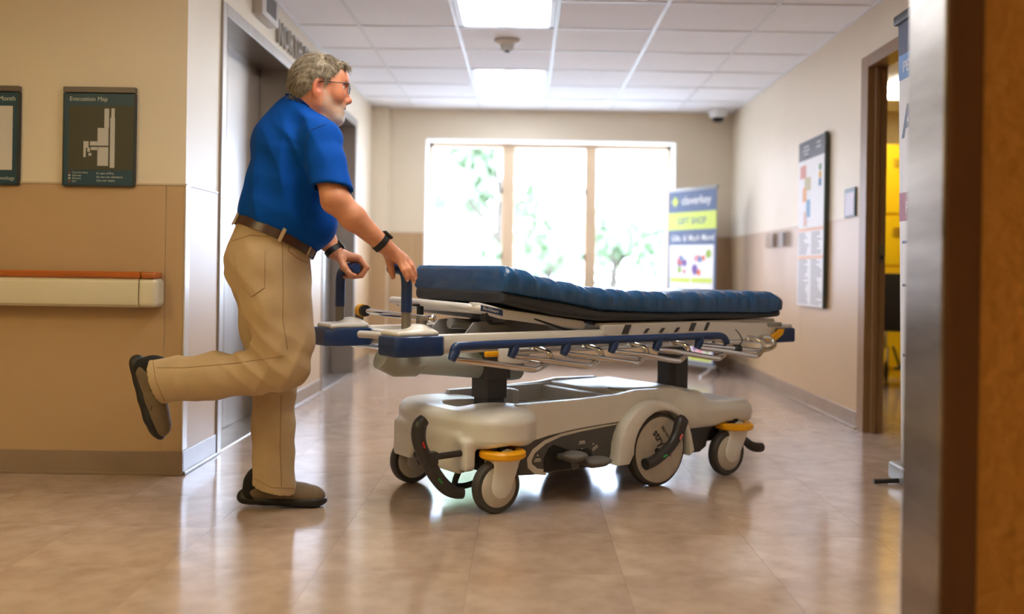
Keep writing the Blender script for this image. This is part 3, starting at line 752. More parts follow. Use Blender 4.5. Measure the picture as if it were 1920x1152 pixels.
MB().prism([(.86, .60), (.95, .65), (.985, .65), (.975, .625), (.93, .60)], XZ(-.335), .012, .002, 1).build('release_tab', M_yel, GU)
MB().box(.88, .97, -.342, -.33, .662, .682, .003).build('foot_label', M_gg, GU)

# ---- mattress lying on the deck
M_mat = mat('navy_vinyl_cover', rgb(34, 86, 138), .27, noise=.08, nscale=6, bump=.45, bscale=9, bdist=.03, stretch=(2.2, 1, .7), spec=.55)
M_matd = mat('charcoal_vinyl_underside', rgb(44, 47, 52), .45, bump=.1, bscale=60, bdist=.004)
MT = thing('stretcher_mattress', 'navy blue vinyl mattress with charcoal underside lying on the stretcher', 'mattress', GC, GA)
XS = [-.63, -.60, -.5, -.357, -.136, .224, .555, .882, .985]
Zt = [.925, .922, .900, .868, .838, .822, .825, .826, .815]
Zb = [.825, .819, .804, .785, .748, .733, .73, .722, .735]
Zd = [.782, .774, .754, .728, .7025, .699, .699, .699, .705]
def prof(x, Z): return float(np.interp(x, XS, Z))
def mattress_part(name, lo, hi, m, hw, r, top):
    rings = []; xs_ = list(np.linspace(-.60, .955, 230)); rr = .05
    def ring(x, shrink, ztr):
        z0, z1 = prof(x, lo) + (0.004 if not top else 0), prof(x, hi)
        if ztr and top: z1 = z0 + (z1 - z0) * ztr
        w = hw - shrink; q = min(r, (z1 - z0) * .45); P = []
        for cx_, cz, a0 in ((w - q, z0 + q * (.3 if top else 1), -90), (w - q, z1 - q, 0), (-w + q, z1 - q, 90), (-w + q, z0 + q * (.3 if top else 1), 180)):
            for k in range(6):
                a = math.radians(a0 + k * 18); qz = q * (.3 if (top and a0 in (-90, 180)) else 1)
                P.append([cx_ + q * math.cos(a), cz + qz * math.sin(a)])
        if top:   # vinyl creases in the side walls, sag in the top
            out = []
            for yv, zv in P:
                side = abs(yv) > w - q * 1.2
                t = (zv - z0) / max(1e-6, z1 - z0)
                s1 = math.sin(x * 62 + t * 3.0 + math.sin(x * 9) * 2) * math.sin(x * 17 + 1.3) * .0075
                s1 += math.sin(x * 120 + t * 5 + math.sin(x * 23) * 1.5) * .0030 * (1 if -.5 < x < .6 else .5)
                yv2 = yv + math.copysign(1, yv) * (s1 * (.35 + t) + .012 * math.sin(PI * min(1, t)) if side else 0)
                zv2 = zv + (.006 * math.sin(x * 40 + yv * 7 + math.sin(yv * 11)) * math.sin(x * 13 + 2 + yv * 2) if t > .75 else 0) * (1 if abs(yv) < w - q else .8)
                out.append((yv2, zv2))
            P = out
        return [(x, a, b) for a, b in P]
    for k in range(6):
        a = PI / 2 * k / 6; rings.append(ring(-.60 - rr * .5 * math.cos(a), .02 * (1 - math.sin(a)), .75 + .25 * math.sin(a)))
    for x in xs_: rings.append(ring(x, 0, 0))
    for k in range(1, 9):
        a = PI / 2 * k / 8; rings.append(ring(.955 + rr * math.sin(a), .055 * (1 - math.cos(a)), .5 + .5 * math.cos(a)))
    return MB().loft(rings).build(name, m, MT, auto=0)
mattress_part('cover_top', Zb, Zt, M_mat, .335, .035, True)
mattress_part('cover_underside', Zd, [z + .006 for z in Zb], M_matd, .328, .02, False)
# ================================================================== the person pushing the stretcher
M_skin = bpy.data.materials.new('skin'); M_skin.use_nodes = True
_b = M_skin.node_tree.nodes['Principled BSDF']; _at = M_skin.node_tree.nodes.new('ShaderNodeAttribute'); _at.attribute_name = 'tint'
_nz = M_skin.node_tree.nodes.new('ShaderNodeTexNoise'); _nz.inputs['Scale'].default_value = 180; _bp = M_skin.node_tree.nodes.new('ShaderNodeBump'); _bp.inputs['Strength'].default_value = .25; _bp.inputs['Distance'].default_value = .003
M_skin.node_tree.links.new(_nz.outputs['Fac'], _bp.inputs['Height']); M_skin.node_tree.links.new(_bp.outputs[0], _b.inputs['Normal'])
M_skin.node_tree.links.new(_at.outputs['Color'], _b.inputs['Base Color']); _b.inputs['Roughness'].default_value = .5
_b.inputs['Subsurface Weight'].default_value = .12; _b.inputs['Subsurface Radius'].default_value = (.012, .005, .003); _b.inputs['Subsurface Scale'].default_value = .4
M_shirt = mat('royal_blue_knit', rgb(0, 74, 170), .85, noise=.08, nscale=40, bump=.12, bscale=900, bdist=.001, spec=.15)
M_khaki = mat('khaki_cotton', rgb(190, 164, 128), .85, noise=.09, nscale=14, bump=.10, bscale=700, bdist=.001, spec=.2)
M_stitch = mat('khaki_seam', rgb(140, 110, 72), .9)
M_belt = mat('brown_leather', rgb(70, 40, 28), .38, noise=.2, nscale=30)
M_hair = mat('grey_hair', rgb(176, 164, 144), .6, col2=rgb(98, 84, 68), nscale=70, stretch=(1, 1, .45), spec=.35)
M_knit = mat('black_knit', rgb(16, 15, 15), .85, bump=.3, bscale=500, bdist=.002)
M_sole = mat('black_sole', rgb(24, 22, 21), .5, bump=.15, bscale=120, bdist=.003)
M_upper = mat('grey_brown_suede', rgb(116, 98, 78), .75, noise=.12, nscale=25)
M_wire = mat('dark_wire', rgb(40, 40, 46), .35, .7)
M_strap = mat('black_strap', rgb(18, 18, 18), .55)
PE = thing('person', 'person in blue polo shirt and khaki trousers pushing the stretcher, one leg kicked up behind', 'person', (-.90, 3.60, 0))
PO = Vector((-.90, 3.60, 0))
YW = math.radians(20)
FW = Vector((math.cos(YW), math.sin(YW), 0)); RT = Vector((math.sin(YW), -math.cos(YW), 0))    # facing, to his right
def pp(px, py, Y): return at(px, py, Y) - PO
def bound(pts, m): 
    a = np.array([tuple(p) for p in pts]); return a.min(0) - m, a.max(0) + m

# ---------------------------------------------------------------- trousers
YC = 3.55
wa, hi = pp(513, 440, YC), pp(502, 512, YC)
rk = [pp(507, 515, 3.455), pp(518, 580, 3.44), pp(530, 640, 3.43), pp(536, 686, 3.42)]
rs = [pp(536, 689, 3.42), pp(480, 697, 3.43), pp(400, 706, 3.45), pp(276, 716, 3.48)]
ll = [pp(496, 515, 3.65), pp(503, 610, 3.65), pp(514, 715, 3.64), pp(513, 800, 3.64), pp(514, 945, 3.64)]
lo, hi_ = bound([wa, hi] + rk + rs + ll, .24); lo[2] = max(lo[2], -.01)
f = Field(lo, hi_, .006)
f.cone(pp(517, 420, YC), hi, .136, .138, k=0, flat=(RT, 1.30))
f.ell(pp(478, 490, 3.49), (.10, .095, .12), k=.06).ell(pp(472, 488, 3.63), (.10, .09, .115), k=.06)     # seat
f.chain(rk, [.112, .102, .092, .080], k=.05)
f.chain(ll[:3], [.110, .098, .084], k=.05); f.chain(ll[2:], [.084, .076, .083], k=.03)
f.cone(pp(540, 520, 3.52), pp(552, 640, 3.45), .07, .055, k=.06)                                        # front of the near thigh
f.chain(rs, [.078, .078, .079, .084], k=.035)
# folds
kneeb = np.array(pp(490, 660, 3.43)); kn = np.array(pp(540, 688, 3.42)); cr = np.array(pp(480, 560, 3.48)); anL = np.array(pp(514, 900, 3.64)); anR = np.array(pp(320, 712, 3.47)); kl = np.array(pp(515, 720, 3.64))
def folds(P):
    def g(c, s): return np.exp(-((P - c.astype(np.float32)) ** 2).sum(-1) / (s * s))
    x, y, z = P[..., 0], P[..., 1], P[..., 2]
    rid = lambda a: 2 * np.abs(np.sin(a)) ** .8 - 1          # narrow raised folds between shallow hollows
    d = .0034 * fbm(P, 26, 3)
    d = d + .0075 * g(kneeb, .13) * rid((x * .8 + z * 1.0 - y * .4) * 42 + .9 * np.sin(y * 30))
    d = d + .0060 * g(kn, .12) * rid((x * 1.0 - z * .5) * 36 + .7 * np.sin(y * 25))
    d = d + .0060 * g(cr, .20) * rid((x * .9 + z * .55 - y * .3) * 27 + 1.2 * np.sin(z * 14))
    d = d + .0042 * g(anL, .15) * rid((z + .35 * x) * 24 + .8 * np.sin(y * 18 + x * 12))
    d = d + .0048 * g(kl, .14) * rid((z - .5 * x) * 30 + .8 * np.sin(y * 28))
    d = d + .0048 * g(anR, .18) * rid((x * 1.0 + .6 * z) * 22 + .8 * np.sin(y * 22 + z * 15))
    return d
f.disp(folds)
# open cuffs
ax = (rs[3] - rs[2]).normalized(); cuffR = rs[3] - ax * .03
f.cut(pp(284, 672, 3.48), Vector((-.962, 0, -.27)))
f.cone(pp(330, 711, 3.47), pp(240, 718, 3.49), .062, .068, k=0, op='sub')
f.cut(pp(473, 906, 3.64), Vector((-.27, 0, -1)))
f.cone(pp(514, 860, 3.64), pp(514, 960, 3.64), .060, .066, k=0, op='sub')
# waist plane
BC = pp(515, 444, YC); BU = (pp(588, 480, YC) - pp(441, 412, YC)).normalized()
BF = (FW * math.cos(math.radians(24)) + Vector((0, 0, -math.sin(math.radians(24))))).normalized(); BN = RT.cross(BF).normalized()
if BN.z < 0: BN = -BN
f.cut(BC + BN * .016, BN)
TRO = f.mesh('trousers', M_khaki, PE, relax=1)

# ---------------------------------------------------------------- belt
def belt_ring(a, b, h0, h1, n=64, t=.004):
    R = []
    for dz, rr in ((h0, 0), (h0, t), (h1, t), (h1, 0)):
        R.append([BC + BF * ((a + rr) * math.cos(2 * PI * k / n)) + RT * ((b + rr) * math.sin(2 * PI * k / n)) + BN * dz for k in range(n)])
    b_ = MB(); bm = b_.bm; V = [[bm.verts.new(p) for p in r] for r in R]
    for i in range(4):
        for k in range(n): bm.faces.new((V[i][k], V[i][(k + 1) % n], V[(i + 1) % 4][(k + 1) % n], V[(i + 1) % 4][k]))
    return b_
BA, BB = .1505, .187
bo = belt_ring(BA, BB, -.016, .016).build('belt', M_belt, PE)
fb = BC + BF * (BA + .006)
MB().box(-.022, .022, -.003, .003, -.02, .02, .002, M=Matrix.Translation(fb) @ frame((0, 0, 0), RT, BN)).build('buckle', mat('dull_buckle', rgb(110, 108, 106), .35, .9), bo)
for ang in (-88, -165, -40, 165, 100):
    a = math.radians(ang); c = BC + BF * ((BA + .006) * math.cos(a)) - RT * ((BB + .006) * math.sin(a)); nrm = (BF * math.cos(a) * BB - RT * math.sin(a) * BA).normalized()
    MB().box(-.0065, .0065, -.035, .022, -.002, .002, .001, 1, M=frame(c, nrm.cross(BN), nrm)).build('belt_loop', M_khaki, PE)

# ---------------------------------------------------------------- shirt
T = [pp(515, 440, YC), pp(534, 402, YC), pp(546, 345, YC), pp(556, 292, YC), pp(566, 246, YC)]
shR, shL = pp(600, 262, 3.385), T[4] + (T[4] - pp(600, 262, 3.385)) * .92
shL = Vector((T[4].x - RT.x * .19, T[4].y - RT.y * .19, shR.z - .01))
elR, elL = pp(629, 374, 3.315), pp(585, 395, 3.80)
hemR = pp(622, 356, 3.325); hemL = shL.lerp(elL, .8)
lo, hi_ = bound(T + [shR, shL, hemR, hemL], .27)
f = Field(lo, hi_, .006)
f.cone(T[0], T[1], .142, .168, k=0, flat=(RT, 1.20)).cone(T[1], T[2], .168, .160, k=.02, flat=(RT, 1.18)).cone(T[2], T[3], .160, .143, k=.02, flat=(RT, 1.26)).cone(T[3], T[4], .143, .105, k=.03, flat=(RT, 1.45))
f.ell(pp(566, 418, YC), (.125, .15, .105), k=.05)                       # belly
f.cone(T[4], pp(578, 205, 3.53), .095, .062, k=.05)
f.cone(pp(520, 262, YC), pp(550, 222, YC), .085, .075, k=.06, flat=(RT, 1.5))   # rounded upper back
f.cone(T[4] + Vector((0, 0, .01)), shR, .085, .074, k=.05).cone(T[4] + Vector((0, 0, .01)), shL, .085, .074, k=.05)
f.chain([shR, pp(612, 305, 3.35), hemR + (hemR - shR) * .15], [.074, .066, .072], k=.025)
f.chain([shL, hemL], [.074, .070], k=.025)
arm = np.array(pp(585, 285, 3.42)); sid = np.array(pp(520, 360, 3.42)); shd = np.array(pp(570, 235, 3.42)); lowb = np.array(pp(470, 385, 3.5))
def sfold(P):
    def g(c, s): return np.exp(-((P - c.astype(np.float32)) ** 2).sum(-1) / (s * s))
    x, y, z = P[..., 0], P[..., 1], P[..., 2]
    rid = lambda a: 2 * np.abs(np.sin(a)) ** .8 - 1
    d = .0030 * fbm(P * np.array([1, 1, .5], np.float32), 20, 5)
    d = d + .0065 * g(arm, .14) * rid((x * 1.0 + z * .35) * 34 + .6 * np.sin(z * 14))
    d = d + .0065 * g(sid, .20) * rid((x * 1.0 + z * .30 - y * .3) * 24 + .8 * np.sin(z * 7))
    d = d + .0045 * g(shd, .10) * rid((x * .6 + z * .9) * 34 + .8 * np.sin(y * 20))
    d = d + .0065 * g(lowb, .12) * rid((x - z * .3 - y * .3) * 30 + .8 * np.sin(z * 16))
    return d
f.disp(sfold)
f.cut(BC + BN * .012, -BN)
hn = (hemR - shR).normalized()
# sleeve openings
sl, Pq = f._sl(np.array(hemR) - .16, np.array(hemR) + .16)
D = (Pq - np.array(hemR, np.float32)) @ np.array((hn + Vector((-.30, 0, -.1))).normalized(), np.float32)
near = np.linalg.norm(np.cross(Pq - np.array(shR, np.float32), np.array(hn, np.float32)), axis=-1) < .105
side_ok = (Pq @ np.array(RT, np.float32)) > float(np.array(shR) @ np.array(RT)) - .062
Fs = f.F[sl]; f.F[sl] = np.where(near & side_ok, np.maximum(Fs, D), Fs)
f.cone(shR.lerp(hemR, .72), hemR + hn * .12, .056, .062, k=0, op='sub')
SH = f.mesh('polo_shirt', M_shirt, PE, relax=1)
# knit collar
cc = pp(584, 205, 3.52); cf = (FW * math.cos(math.radians(36)) + Vector((0, 0, -math.sin(math.radians(36))))).normalized(); cn = RT.cross(cf).normalized()
if cn.z < 0: cn = -cn
n = 48; R = []
for rr, dz in ((.068, .020), (.071, .022), (.086, -.008), (.092, -.016), (.088, -.018), (.078, -.01)):
    R.append([cc + cf * ((rr + .012) * math.cos(2 * PI * k / n)) + RT * (rr * math.sin(2 * PI * k / n)) + cn * dz for k in range(n)])
b_ = MB(); V = [[b_.bm.verts.new(p) for p in r] for r in R]
for i in range(len(R)):
    for k in range(n): b_.bm.faces.new((V[i][k], V[i][(k + 1) % n], V[(i + 1) % len(R)][(k + 1) % n], V[(i + 1) % len(R)][k]))
b_.build('collar', mat('royal_blue_rib', rgb(0, 56, 138), .9, bump=.3, bscale=400, bdist=.002, spec=.15), SH, auto=0)

# ---------------------------------------------------------------- body: head, neck, arms and hands in one surface
HY = math.radians(14); HP = math.radians(3)
hX = Vector((math.cos(HY) * math.cos(HP), math.sin(HY) * math.cos(HP), -math.sin(HP))); hY = Vector((-math.sin(HY), math.cos(HY), 0)); hZ = hX.cross(hY)
HO = pp(600, 170, 3.50)
def hd(x, y, z): return HO + hX * x + hY * y + hZ * z
HM = np.array([[hX[i], hY[i], hZ[i]] for i in range(3)])
wrR, wrL = pp(716, 457, 3.375), pp(628, 472, 3.785)
lo = np.array([-.20, -.42, .78]); hi_ = np.array([.60, .36, 1.76])
lo, hi_ = bound([hd(-.12, 0, .13), hd(.12, .1, -.13), elR, wrR, wrL, elL, pp(780, 530, 3.4), pp(690, 525, 3.85), T[3], shL], .06)
f = Field(lo, hi_, .0032)
# skull and face
f.ell(hd(-.006, 0, .030), (.094, .077, .088), HM, k=0)
f.cone(hd(.035, 0, .012), hd(.040, 0, -.070), .056, .046, k=.03, flat=(hY, 1.12))
f.ell(hd(.058, 0, -.088), (.026, .028, .022), HM, k=.03)
for s_ in (-1, 1):
    f.ell(hd(.052, s_ * .040, -.016), (.030, .026, .028), HM, k=.025)            # cheek
    f.cone(hd(.005, s_ * .055, -.055), hd(.050, s_ * .022, -.092), .020, .018, k=.03)    # jaw
    f.cone(hd(-.005, s_ * .062, -.02), hd(.003, s_ * .056, -.06), .018, .020, k=.03)
f.cone(hd(.084, -.036, .036), hd(.084, .036, .036), .010, .010, k=.02)            # brow
f.ell(hd(.070, 0, .060), (.022, .05, .03), HM, k=.03)
for s_ in (-1, 1): f.ell(hd(.090, s_ * .031, .016), (.016, .017, .012), HM, k=.014, op='sub')
f.cone(hd(.086, 0, .022), hd(.101, 0, -.022), .0075, .0105, k=.012)
f.ell(hd(.104, 0, -.027), (.012, .013, .0105), HM, k=.010)
for s_ in (-1, 1): f.ell(hd(.094, s_ * .013, -.032), (.011, .0075, .0085), HM, k=.007)
f.ell(hd(.074, 0, -.052), (.018, .026, .02), HM, k=.02)
f.cone(hd(.086, -.016, -.055), hd(.086, .016, -.055), .0065, .0065, k=.010)
f.cone(hd(.082, -.015, -.074), hd(.082, .015, -.074), .0070, .0070, k=.010)
f.cone(hd(.093, -.020, -.065), hd(.093, .020, -.065), .0072, .0072, k=.003, op='sub')
f.ell(hd(.070, 0, -.100), (.016, .018, .013), HM, k=.02)                          # chin
# ears
for s_ in (-1, 1):
    ea = math.radians(28) * s_
    ex = (hX * math.cos(ea) - hY * math.sin(ea)).normalized(); ez = (hZ * math.cos(.18) - ex * math.sin(.18)).normalized(); ey = ez.cross(ex)
    EM = np.array([[ex[i], ey[i], ez[i]] for i in range(3)])
    c = hd(-.010, s_ * .081, -.002)
    f.ell(c, (.021, .0075, .034), EM, k=.008)
    f.ell(c + ex * .002 + ey * (s_ * .010) + ez * .004, (.013, .0095, .021), EM, k=.003, op='sub')
    f.cone(c + ex * .012 - ez * .004, c + ex * .010 - ez * .020, .006, .006, k=.006)
# neck and hidden trunk
f.chain([hd(-.022, 0, -.035), pp(585, 212, 3.52), pp(570, 246, YC)], [.064, .066, .075], k=.04)
f.ell(hd(.018, 0, -.090), (.052, .046, .030), HM, k=.04)
f.cone(T[4], T[3], .08, .09, k=.04, flat=(RT, 1.3)).cone(T[4], shR, .06, .055, k=.05).cone(T[4], shL, .06, .055, k=.05)
# arms
mR = pp(662, 408, 3.33)
f.chain([shR, elR], [.054, .047], k=.03); f.chain([elR, mR, wrR], [.046, .043, .029], k=.02)
f.ell(pp(620, 382, 3.31), (.022, .022, .024), k=.02)
f.chain([shL, elL, pp(604, 440, 3.79), wrL], [.054, .046, .042, .029], k=.03)
# right hand resting over the bend of the handle
Rk = [pp(749, 491, 3.398), pp(756, 487, 3.418), pp(759, 484, 3.442), pp(757, 482, 3.466)]
f.cone(wrR, pp(727, 466, 3.385), .028, .026, k=.015)
for k_, r_ in zip(Rk, (.0125, .014, .014, .0135)): f.cone(pp(726, 466, 3.387).lerp(k_, .12), k_, .020, r_, k=.012)
fing = [([Rk[0], pp(757, 507, 3.388), pp(761, 516, 3.392), pp(764, 524, 3.400)], .0092),
        ([Rk[1], pp(767, 505, 3.400), pp(772, 517, 3.402), pp(776, 528, 3.408)], .0098),
        ([Rk[2], pp(772, 499, 3.432), pp(777, 511, 3.434), pp(779, 521, 3.436)], .0096),
        ([Rk[3], pp(771, 494, 3.468), pp(776, 505, 3.468), pp(777, 515, 3.464)], .0092)]
for P_, r_ in fing: f.chain(P_, [r_ * 1.2, r_ * 1.05, r_ * .95, r_ * .80], k=.004)
f.chain([pp(727, 474, 3.415), pp(731, 492, 3.452), pp(734, 508, 3.462), pp(737, 520, 3.466)], [.018, .014, .0115, .009], k=.008)
f.cone(pp(727, 474, 3.415), pp(745, 488, 3.46), .016, .012, k=.012)
# left hand closed round the far handle
Lk = [pp(673, 484.5, 3.772), pp(668, 483, 3.795), pp(662, 483, 3.818), pp(656, 485, 3.84)]
f.cone(wrL, pp(638, 479, 3.785), .027, .025, k=.015)
for k_, r_ in zip(Lk, (.0135, .014, .0135, .0125)): f.cone(pp(640, 480, 3.788).lerp(k_, .10), k_, .020, r_, k=.012)
for i, k_ in enumerate(Lk):
    d = Vector((k_.x - Lk[0].x, k_.y - Lk[0].y, 0)); q = [pp(688, 502, 3.772), pp(678, 517, 3.772), pp(663, 520, 3.778)]
    f.chain([k_] + [v + d for v in q], [.0120, .0105, .0100, .0085], k=.004)
f.chain([pp(640, 486, 3.765), pp(645, 501, 3.752), pp(655, 513, 3.750), pp(665, 517, 3.752)], [.017, .0135, .0115, .0092], k=.008)
BO = f.mesh('body', M_skin, PE, relax=1)
# colour of skin, beard and lips by region
co = np.empty(len(BO.data.vertices) * 3, np.float32); BO.data.vertices.foreach_get('co', co); co = co.reshape(-1, 3)
hl = (co - np.array(HO, np.float32)) @ HM.astype(np.float32)
sk = np.array(rgb(206, 142, 108)[:3]); C = np.tile(sk, (len(co), 1))
C = C * (1 + .10 * fbm(co, 60, 9)[:, None]) * (1 + .05 * fbm(co, 240, 4)[:, None])
def bl(w, col):
    global C
    w = np.clip(w, 0, 1)[:, None]; C = C * (1 - w) + np.array(rgb(*col)[:3]) * w
inh = np.linalg.norm(hl, axis=1) < .2
bl(inh * .55, (214, 138, 104))
bl(inh * np.exp(-((hl - [.104, 0, -.027]) ** 2).sum(1) / .018 ** 2) * .6, (205, 100, 80))
for s_ in (-1, 1):
    bl(inh * np.exp(-((hl - [-.010, s_ * .085, 0]) ** 2).sum(1) / .035 ** 2) * .7, (206, 106, 80))
    bl(inh * np.exp(-((hl - [-.006, s_ * .080, .002]) ** 2).sum(1) / .012 ** 2) * .7, (120, 52, 40))  # dark tone painted into the ear hollow as shade
    bl(inh * np.exp(-((hl - [.07, s_ * .045, -.012]) ** 2).sum(1) / .025 ** 2) * .4, (210, 110, 84))
sm = lambda x, a, b: np.clip((x - a) / (b - a), 0, 1)
zlim = np.where(hl[:, 0] > .055, -.042, -.042 + (.055 - hl[:, 0]) * 1.05)        # beard line climbs to the sideburns
beard = sm(zlim - hl[:, 2], -.006, .012) * sm(hl[:, 0], -.002, .018) * sm(hl[:, 2], -.130, -.112) * inh
beard = beard * (.62 + .30 * fbm(co, 300, 2) + .25 * sm(hl[:, 0], .05, .09))
lips = np.exp(-(((hl[:, 2] + .065) / .010) ** 2)) * (hl[:, 0] > .078) * (np.abs(hl[:, 1]) < .022) * inh
bl(beard * (1 - lips), (178, 162, 146)); bl(lips * .9, (120, 58, 52))
bl(sm(hl[:, 0], .045, .075) * sm(-hl[:, 2], .078, .095) * inh * .8, (226, 218, 208))
ca = BO.data.color_attributes.new('tint', 'FLOAT_COLOR', 'POINT')
ca.data.foreach_set('color', np.concatenate([np.clip(C, 0, 1), np.ones((len(C), 1))], 1).astype(np.float32).ravel())
# eyes
M_eye = mat('eye_white', rgb(225, 218, 210), .2); M_iris = mat('iris', rgb(60, 70, 80), .2)
for s_ in (-1, 1):
    e = MB().sphere(hd(.0735, s_ * .031, .0165), .0125).build('eye', M_eye, BO)
    MB().sphere(hd(.0800, s_ * .031, .0165), .0068).build('iris', M_iris, e)
    MB().tube([hd(.088, s_ * .016, .034), hd(.093, s_ * .03, .038), hd(.083, s_ * .047, .034)], [.003, .004, .002], 8, smooth=1).build('eyebrow', M_hair, BO)
# finger nails
for P_, r_ in fing[:3]:
    a, b = P_[-2], P_[-1]; d = (b - a).normalized(); c = b + d * .002; n_ = (Vector((-.15, -.9, .1)) - d * d.dot(Vector((-.15, -.9, .1)))).normalized()
    MB().sphere((0, 0, 0), .005, 10, (1.25, .9, .35)).build('finger_nail', mat('nail', rgb(226, 170, 150), .3), BO).matrix_local = frame(c + n_ * r_ * .62, d, n_)

# ---------------------------------------------------------------- hair
f = Field(*bound([hd(-.11, .09, .13), hd(.10, -.09, -.06), hd(-.11, -.09, .13), hd(.10, .09, -.06)], .02), .003)
f.ell(hd(-.008, 0, .032), (.103, .086, .099), HM, k=0)
f.cone(hd(-.045, 0, -.005), hd(-.055, 0, -.035), .060, .045, k=.03, flat=(hY, 1.12))
f.cone(hd(.072, -.02, .095), hd(.093, -.02, .085), .012, .005, k=.02).cone(hd(.066, -.045, .09), hd(.088, -.045, .082), .010, .004, k=.02).cone(hd(.072, .03, .095), hd(.09, .03, .085), .012, .005, k=.02)
sl, P_ = f._sl(f.lo, f.lo + f.n * f.h); q = (P_ - np.array(HO, np.float32)) @ HM.astype(np.float32)
x, y, z = q[..., 0], q[..., 1], q[..., 2]
front = np.interp(z, [-.06, -.02, .0, .03, .055, .075, .095, .13], [-.012, .004, .012, .030, .050, .070, .098, .12])
low = np.interp(x, [-.12, -.06, -.03, -.012, .004, .03, .05], [-.042, -.036, -.028, .022, .032, -.01, -.03])
cutf = np.maximum(x - front, low - z)
f.F = np.maximum(f.F, cutf.astype(np.float32))
ang_ = np.arctan2(y, z + .02)
f.F = f.F + (.0012 * np.sin(ang_ * 30 + x * 45 + 1.6 * np.sin(x * 40 + ang_ * 5)) + .0012 * fbm(P_, 90, 6)).astype(np.float32)
HA = f.mesh('hair', M_hair, PE, relax=0)
rnd = random.Random(5); tf = MB()
vs_h = [v for v in HA.data.vertices]
for _ in range(4200):
    v = rnd.choice(vs_h); p = v.co.copy(); nrm = v.normal.copy(); l = p - HO; lx, ly, lz = l.dot(hX), l.dot(hY), l.dot(hZ)
    if nrm.dot(l) < 0: continue
    comb = (hX * (.55 if lz > .085 and lx > .0 else -.25) + hZ * (-.9 if lz < .09 else -.15) + hY * (.25 * (1 if ly > 0 else -1) if lz > .08 else 0) + Vector((rnd.uniform(-.2, .2), rnd.uniform(-.2, .2), rnd.uniform(-.2, .2))))
    comb = (comb - nrm * comb.dot(nrm)).normalized(); L_ = rnd.uniform(.014, .034)
    tf.tube([p - nrm * .002, p + comb * L_ * .5 + nrm * .0025, p + comb * L_ + nrm * .0015], [.0008, .0008, .0002], 3, cap=False)
tf.build('hair_strands', M_hair, HA, auto=0, recalc=False)['kind'] = 'stuff'
# ---------------------------------------------------------------- glasses
gl = bpy.data.objects.new('glasses', None); COL.objects.link(gl); gl.parent = PE
fr = MB(); lens = []
for s_ in (-1, 1):
    c0 = s_ * .034; pts = []
    for k in range(25):
        a = 2 * PI * k / 24; ca_, sa_ = math.cos(a), math.sin(a); e_ = .45
        pts.append(hd(.106 - abs(c0 + .026 * math.copysign(abs(ca_) ** e_, ca_)) * .16, c0 + .026 * math.copysign(abs(ca_) ** e_, ca_), .012 + .019 * math.copysign(abs(sa_) ** e_, sa_)))
    fr.tube(pts, .0013, 6, cap=False); lens.append(pts)
    fr.tube([hd(.096, s_ * .060, .024), hd(.085, s_ * .071, .024), hd(.04, s_ * .078, .021), hd(.0, s_ * .082, .020), hd(-.02, s_ * .083, .006)], .0018, 6, smooth=1)
fr.tube([hd(.106, -.008, .016), hd(.108, 0, .019), hd(.106, .008, .016)], .0013, 6).build('glasses_frame', M_wire, gl)
G_lens = glass_mat('lens_glass', .10)
for pts in lens:
    b_ = MB(); b_.bm.faces.new([b_.bm.verts.new(p) for p in pts[:-1]])
    r_ = bmesh.ops.extrude_face_region(b_.bm, geom=list(b_.bm.faces))
    for v in [g for g in r_['geom'] if isinstance(g, bmesh.types.BMVert)]: v.co -= hX * .0015
    b_.build('lens', G_lens, gl, smooth=False)
# ---------------------------------------------------------------- watches
def watch(c, axis, up, a, b):
    w = bpy.data.objects.new('wristwatch', None); COL.objects.link(w); w.parent = PE
    axis = axis.normalized(); u = (up - axis * up.dot(axis)).normalized(); v = axis.cross(u); n = 40; R = []
    for rr, dz in ((0, -.011), (.0035, -.011), (.0035, .011), (0, .011)):
        R.append([c + u * ((a + rr) * math.cos(2 * PI * k / n)) + v * ((b + rr) * math.sin(2 * PI * k / n)) + axis * dz for k in range(n)])
    b_ = MB(); V = [[b_.bm.verts.new(p) for p in r] for r in R]
    for i in range(4):
        for k in range(n): b_.bm.faces.new((V[i][k], V[i][(k + 1) % n], V[(i + 1) % 4][(k + 1) % n], V[(i + 1) % 4][k]))
    b_.build('watch_strap', M_strap, w)
    M = frame(c + u * (a + .007), axis, u)
    MB().box(-.019, .019, -.016, .016, -.005, .005, .004, 3, M=M).build('watch_case', M_strap, w)
    MB().box(-.015, .015, -.012, .012, .0045, .0056, .0004, 1, M=M).build('watch_screen', mat('watch_glass', rgb(8, 8, 10), .08), w)
watch(pp(714, 456, 3.373), wrR - mR, Vector((.55, .25, .8)), .0305, .0305)
watch(pp(625, 470, 3.785), wrL - pp(604, 440, 3.79), Vector((.65, .1, .75)), .0315, .0315)

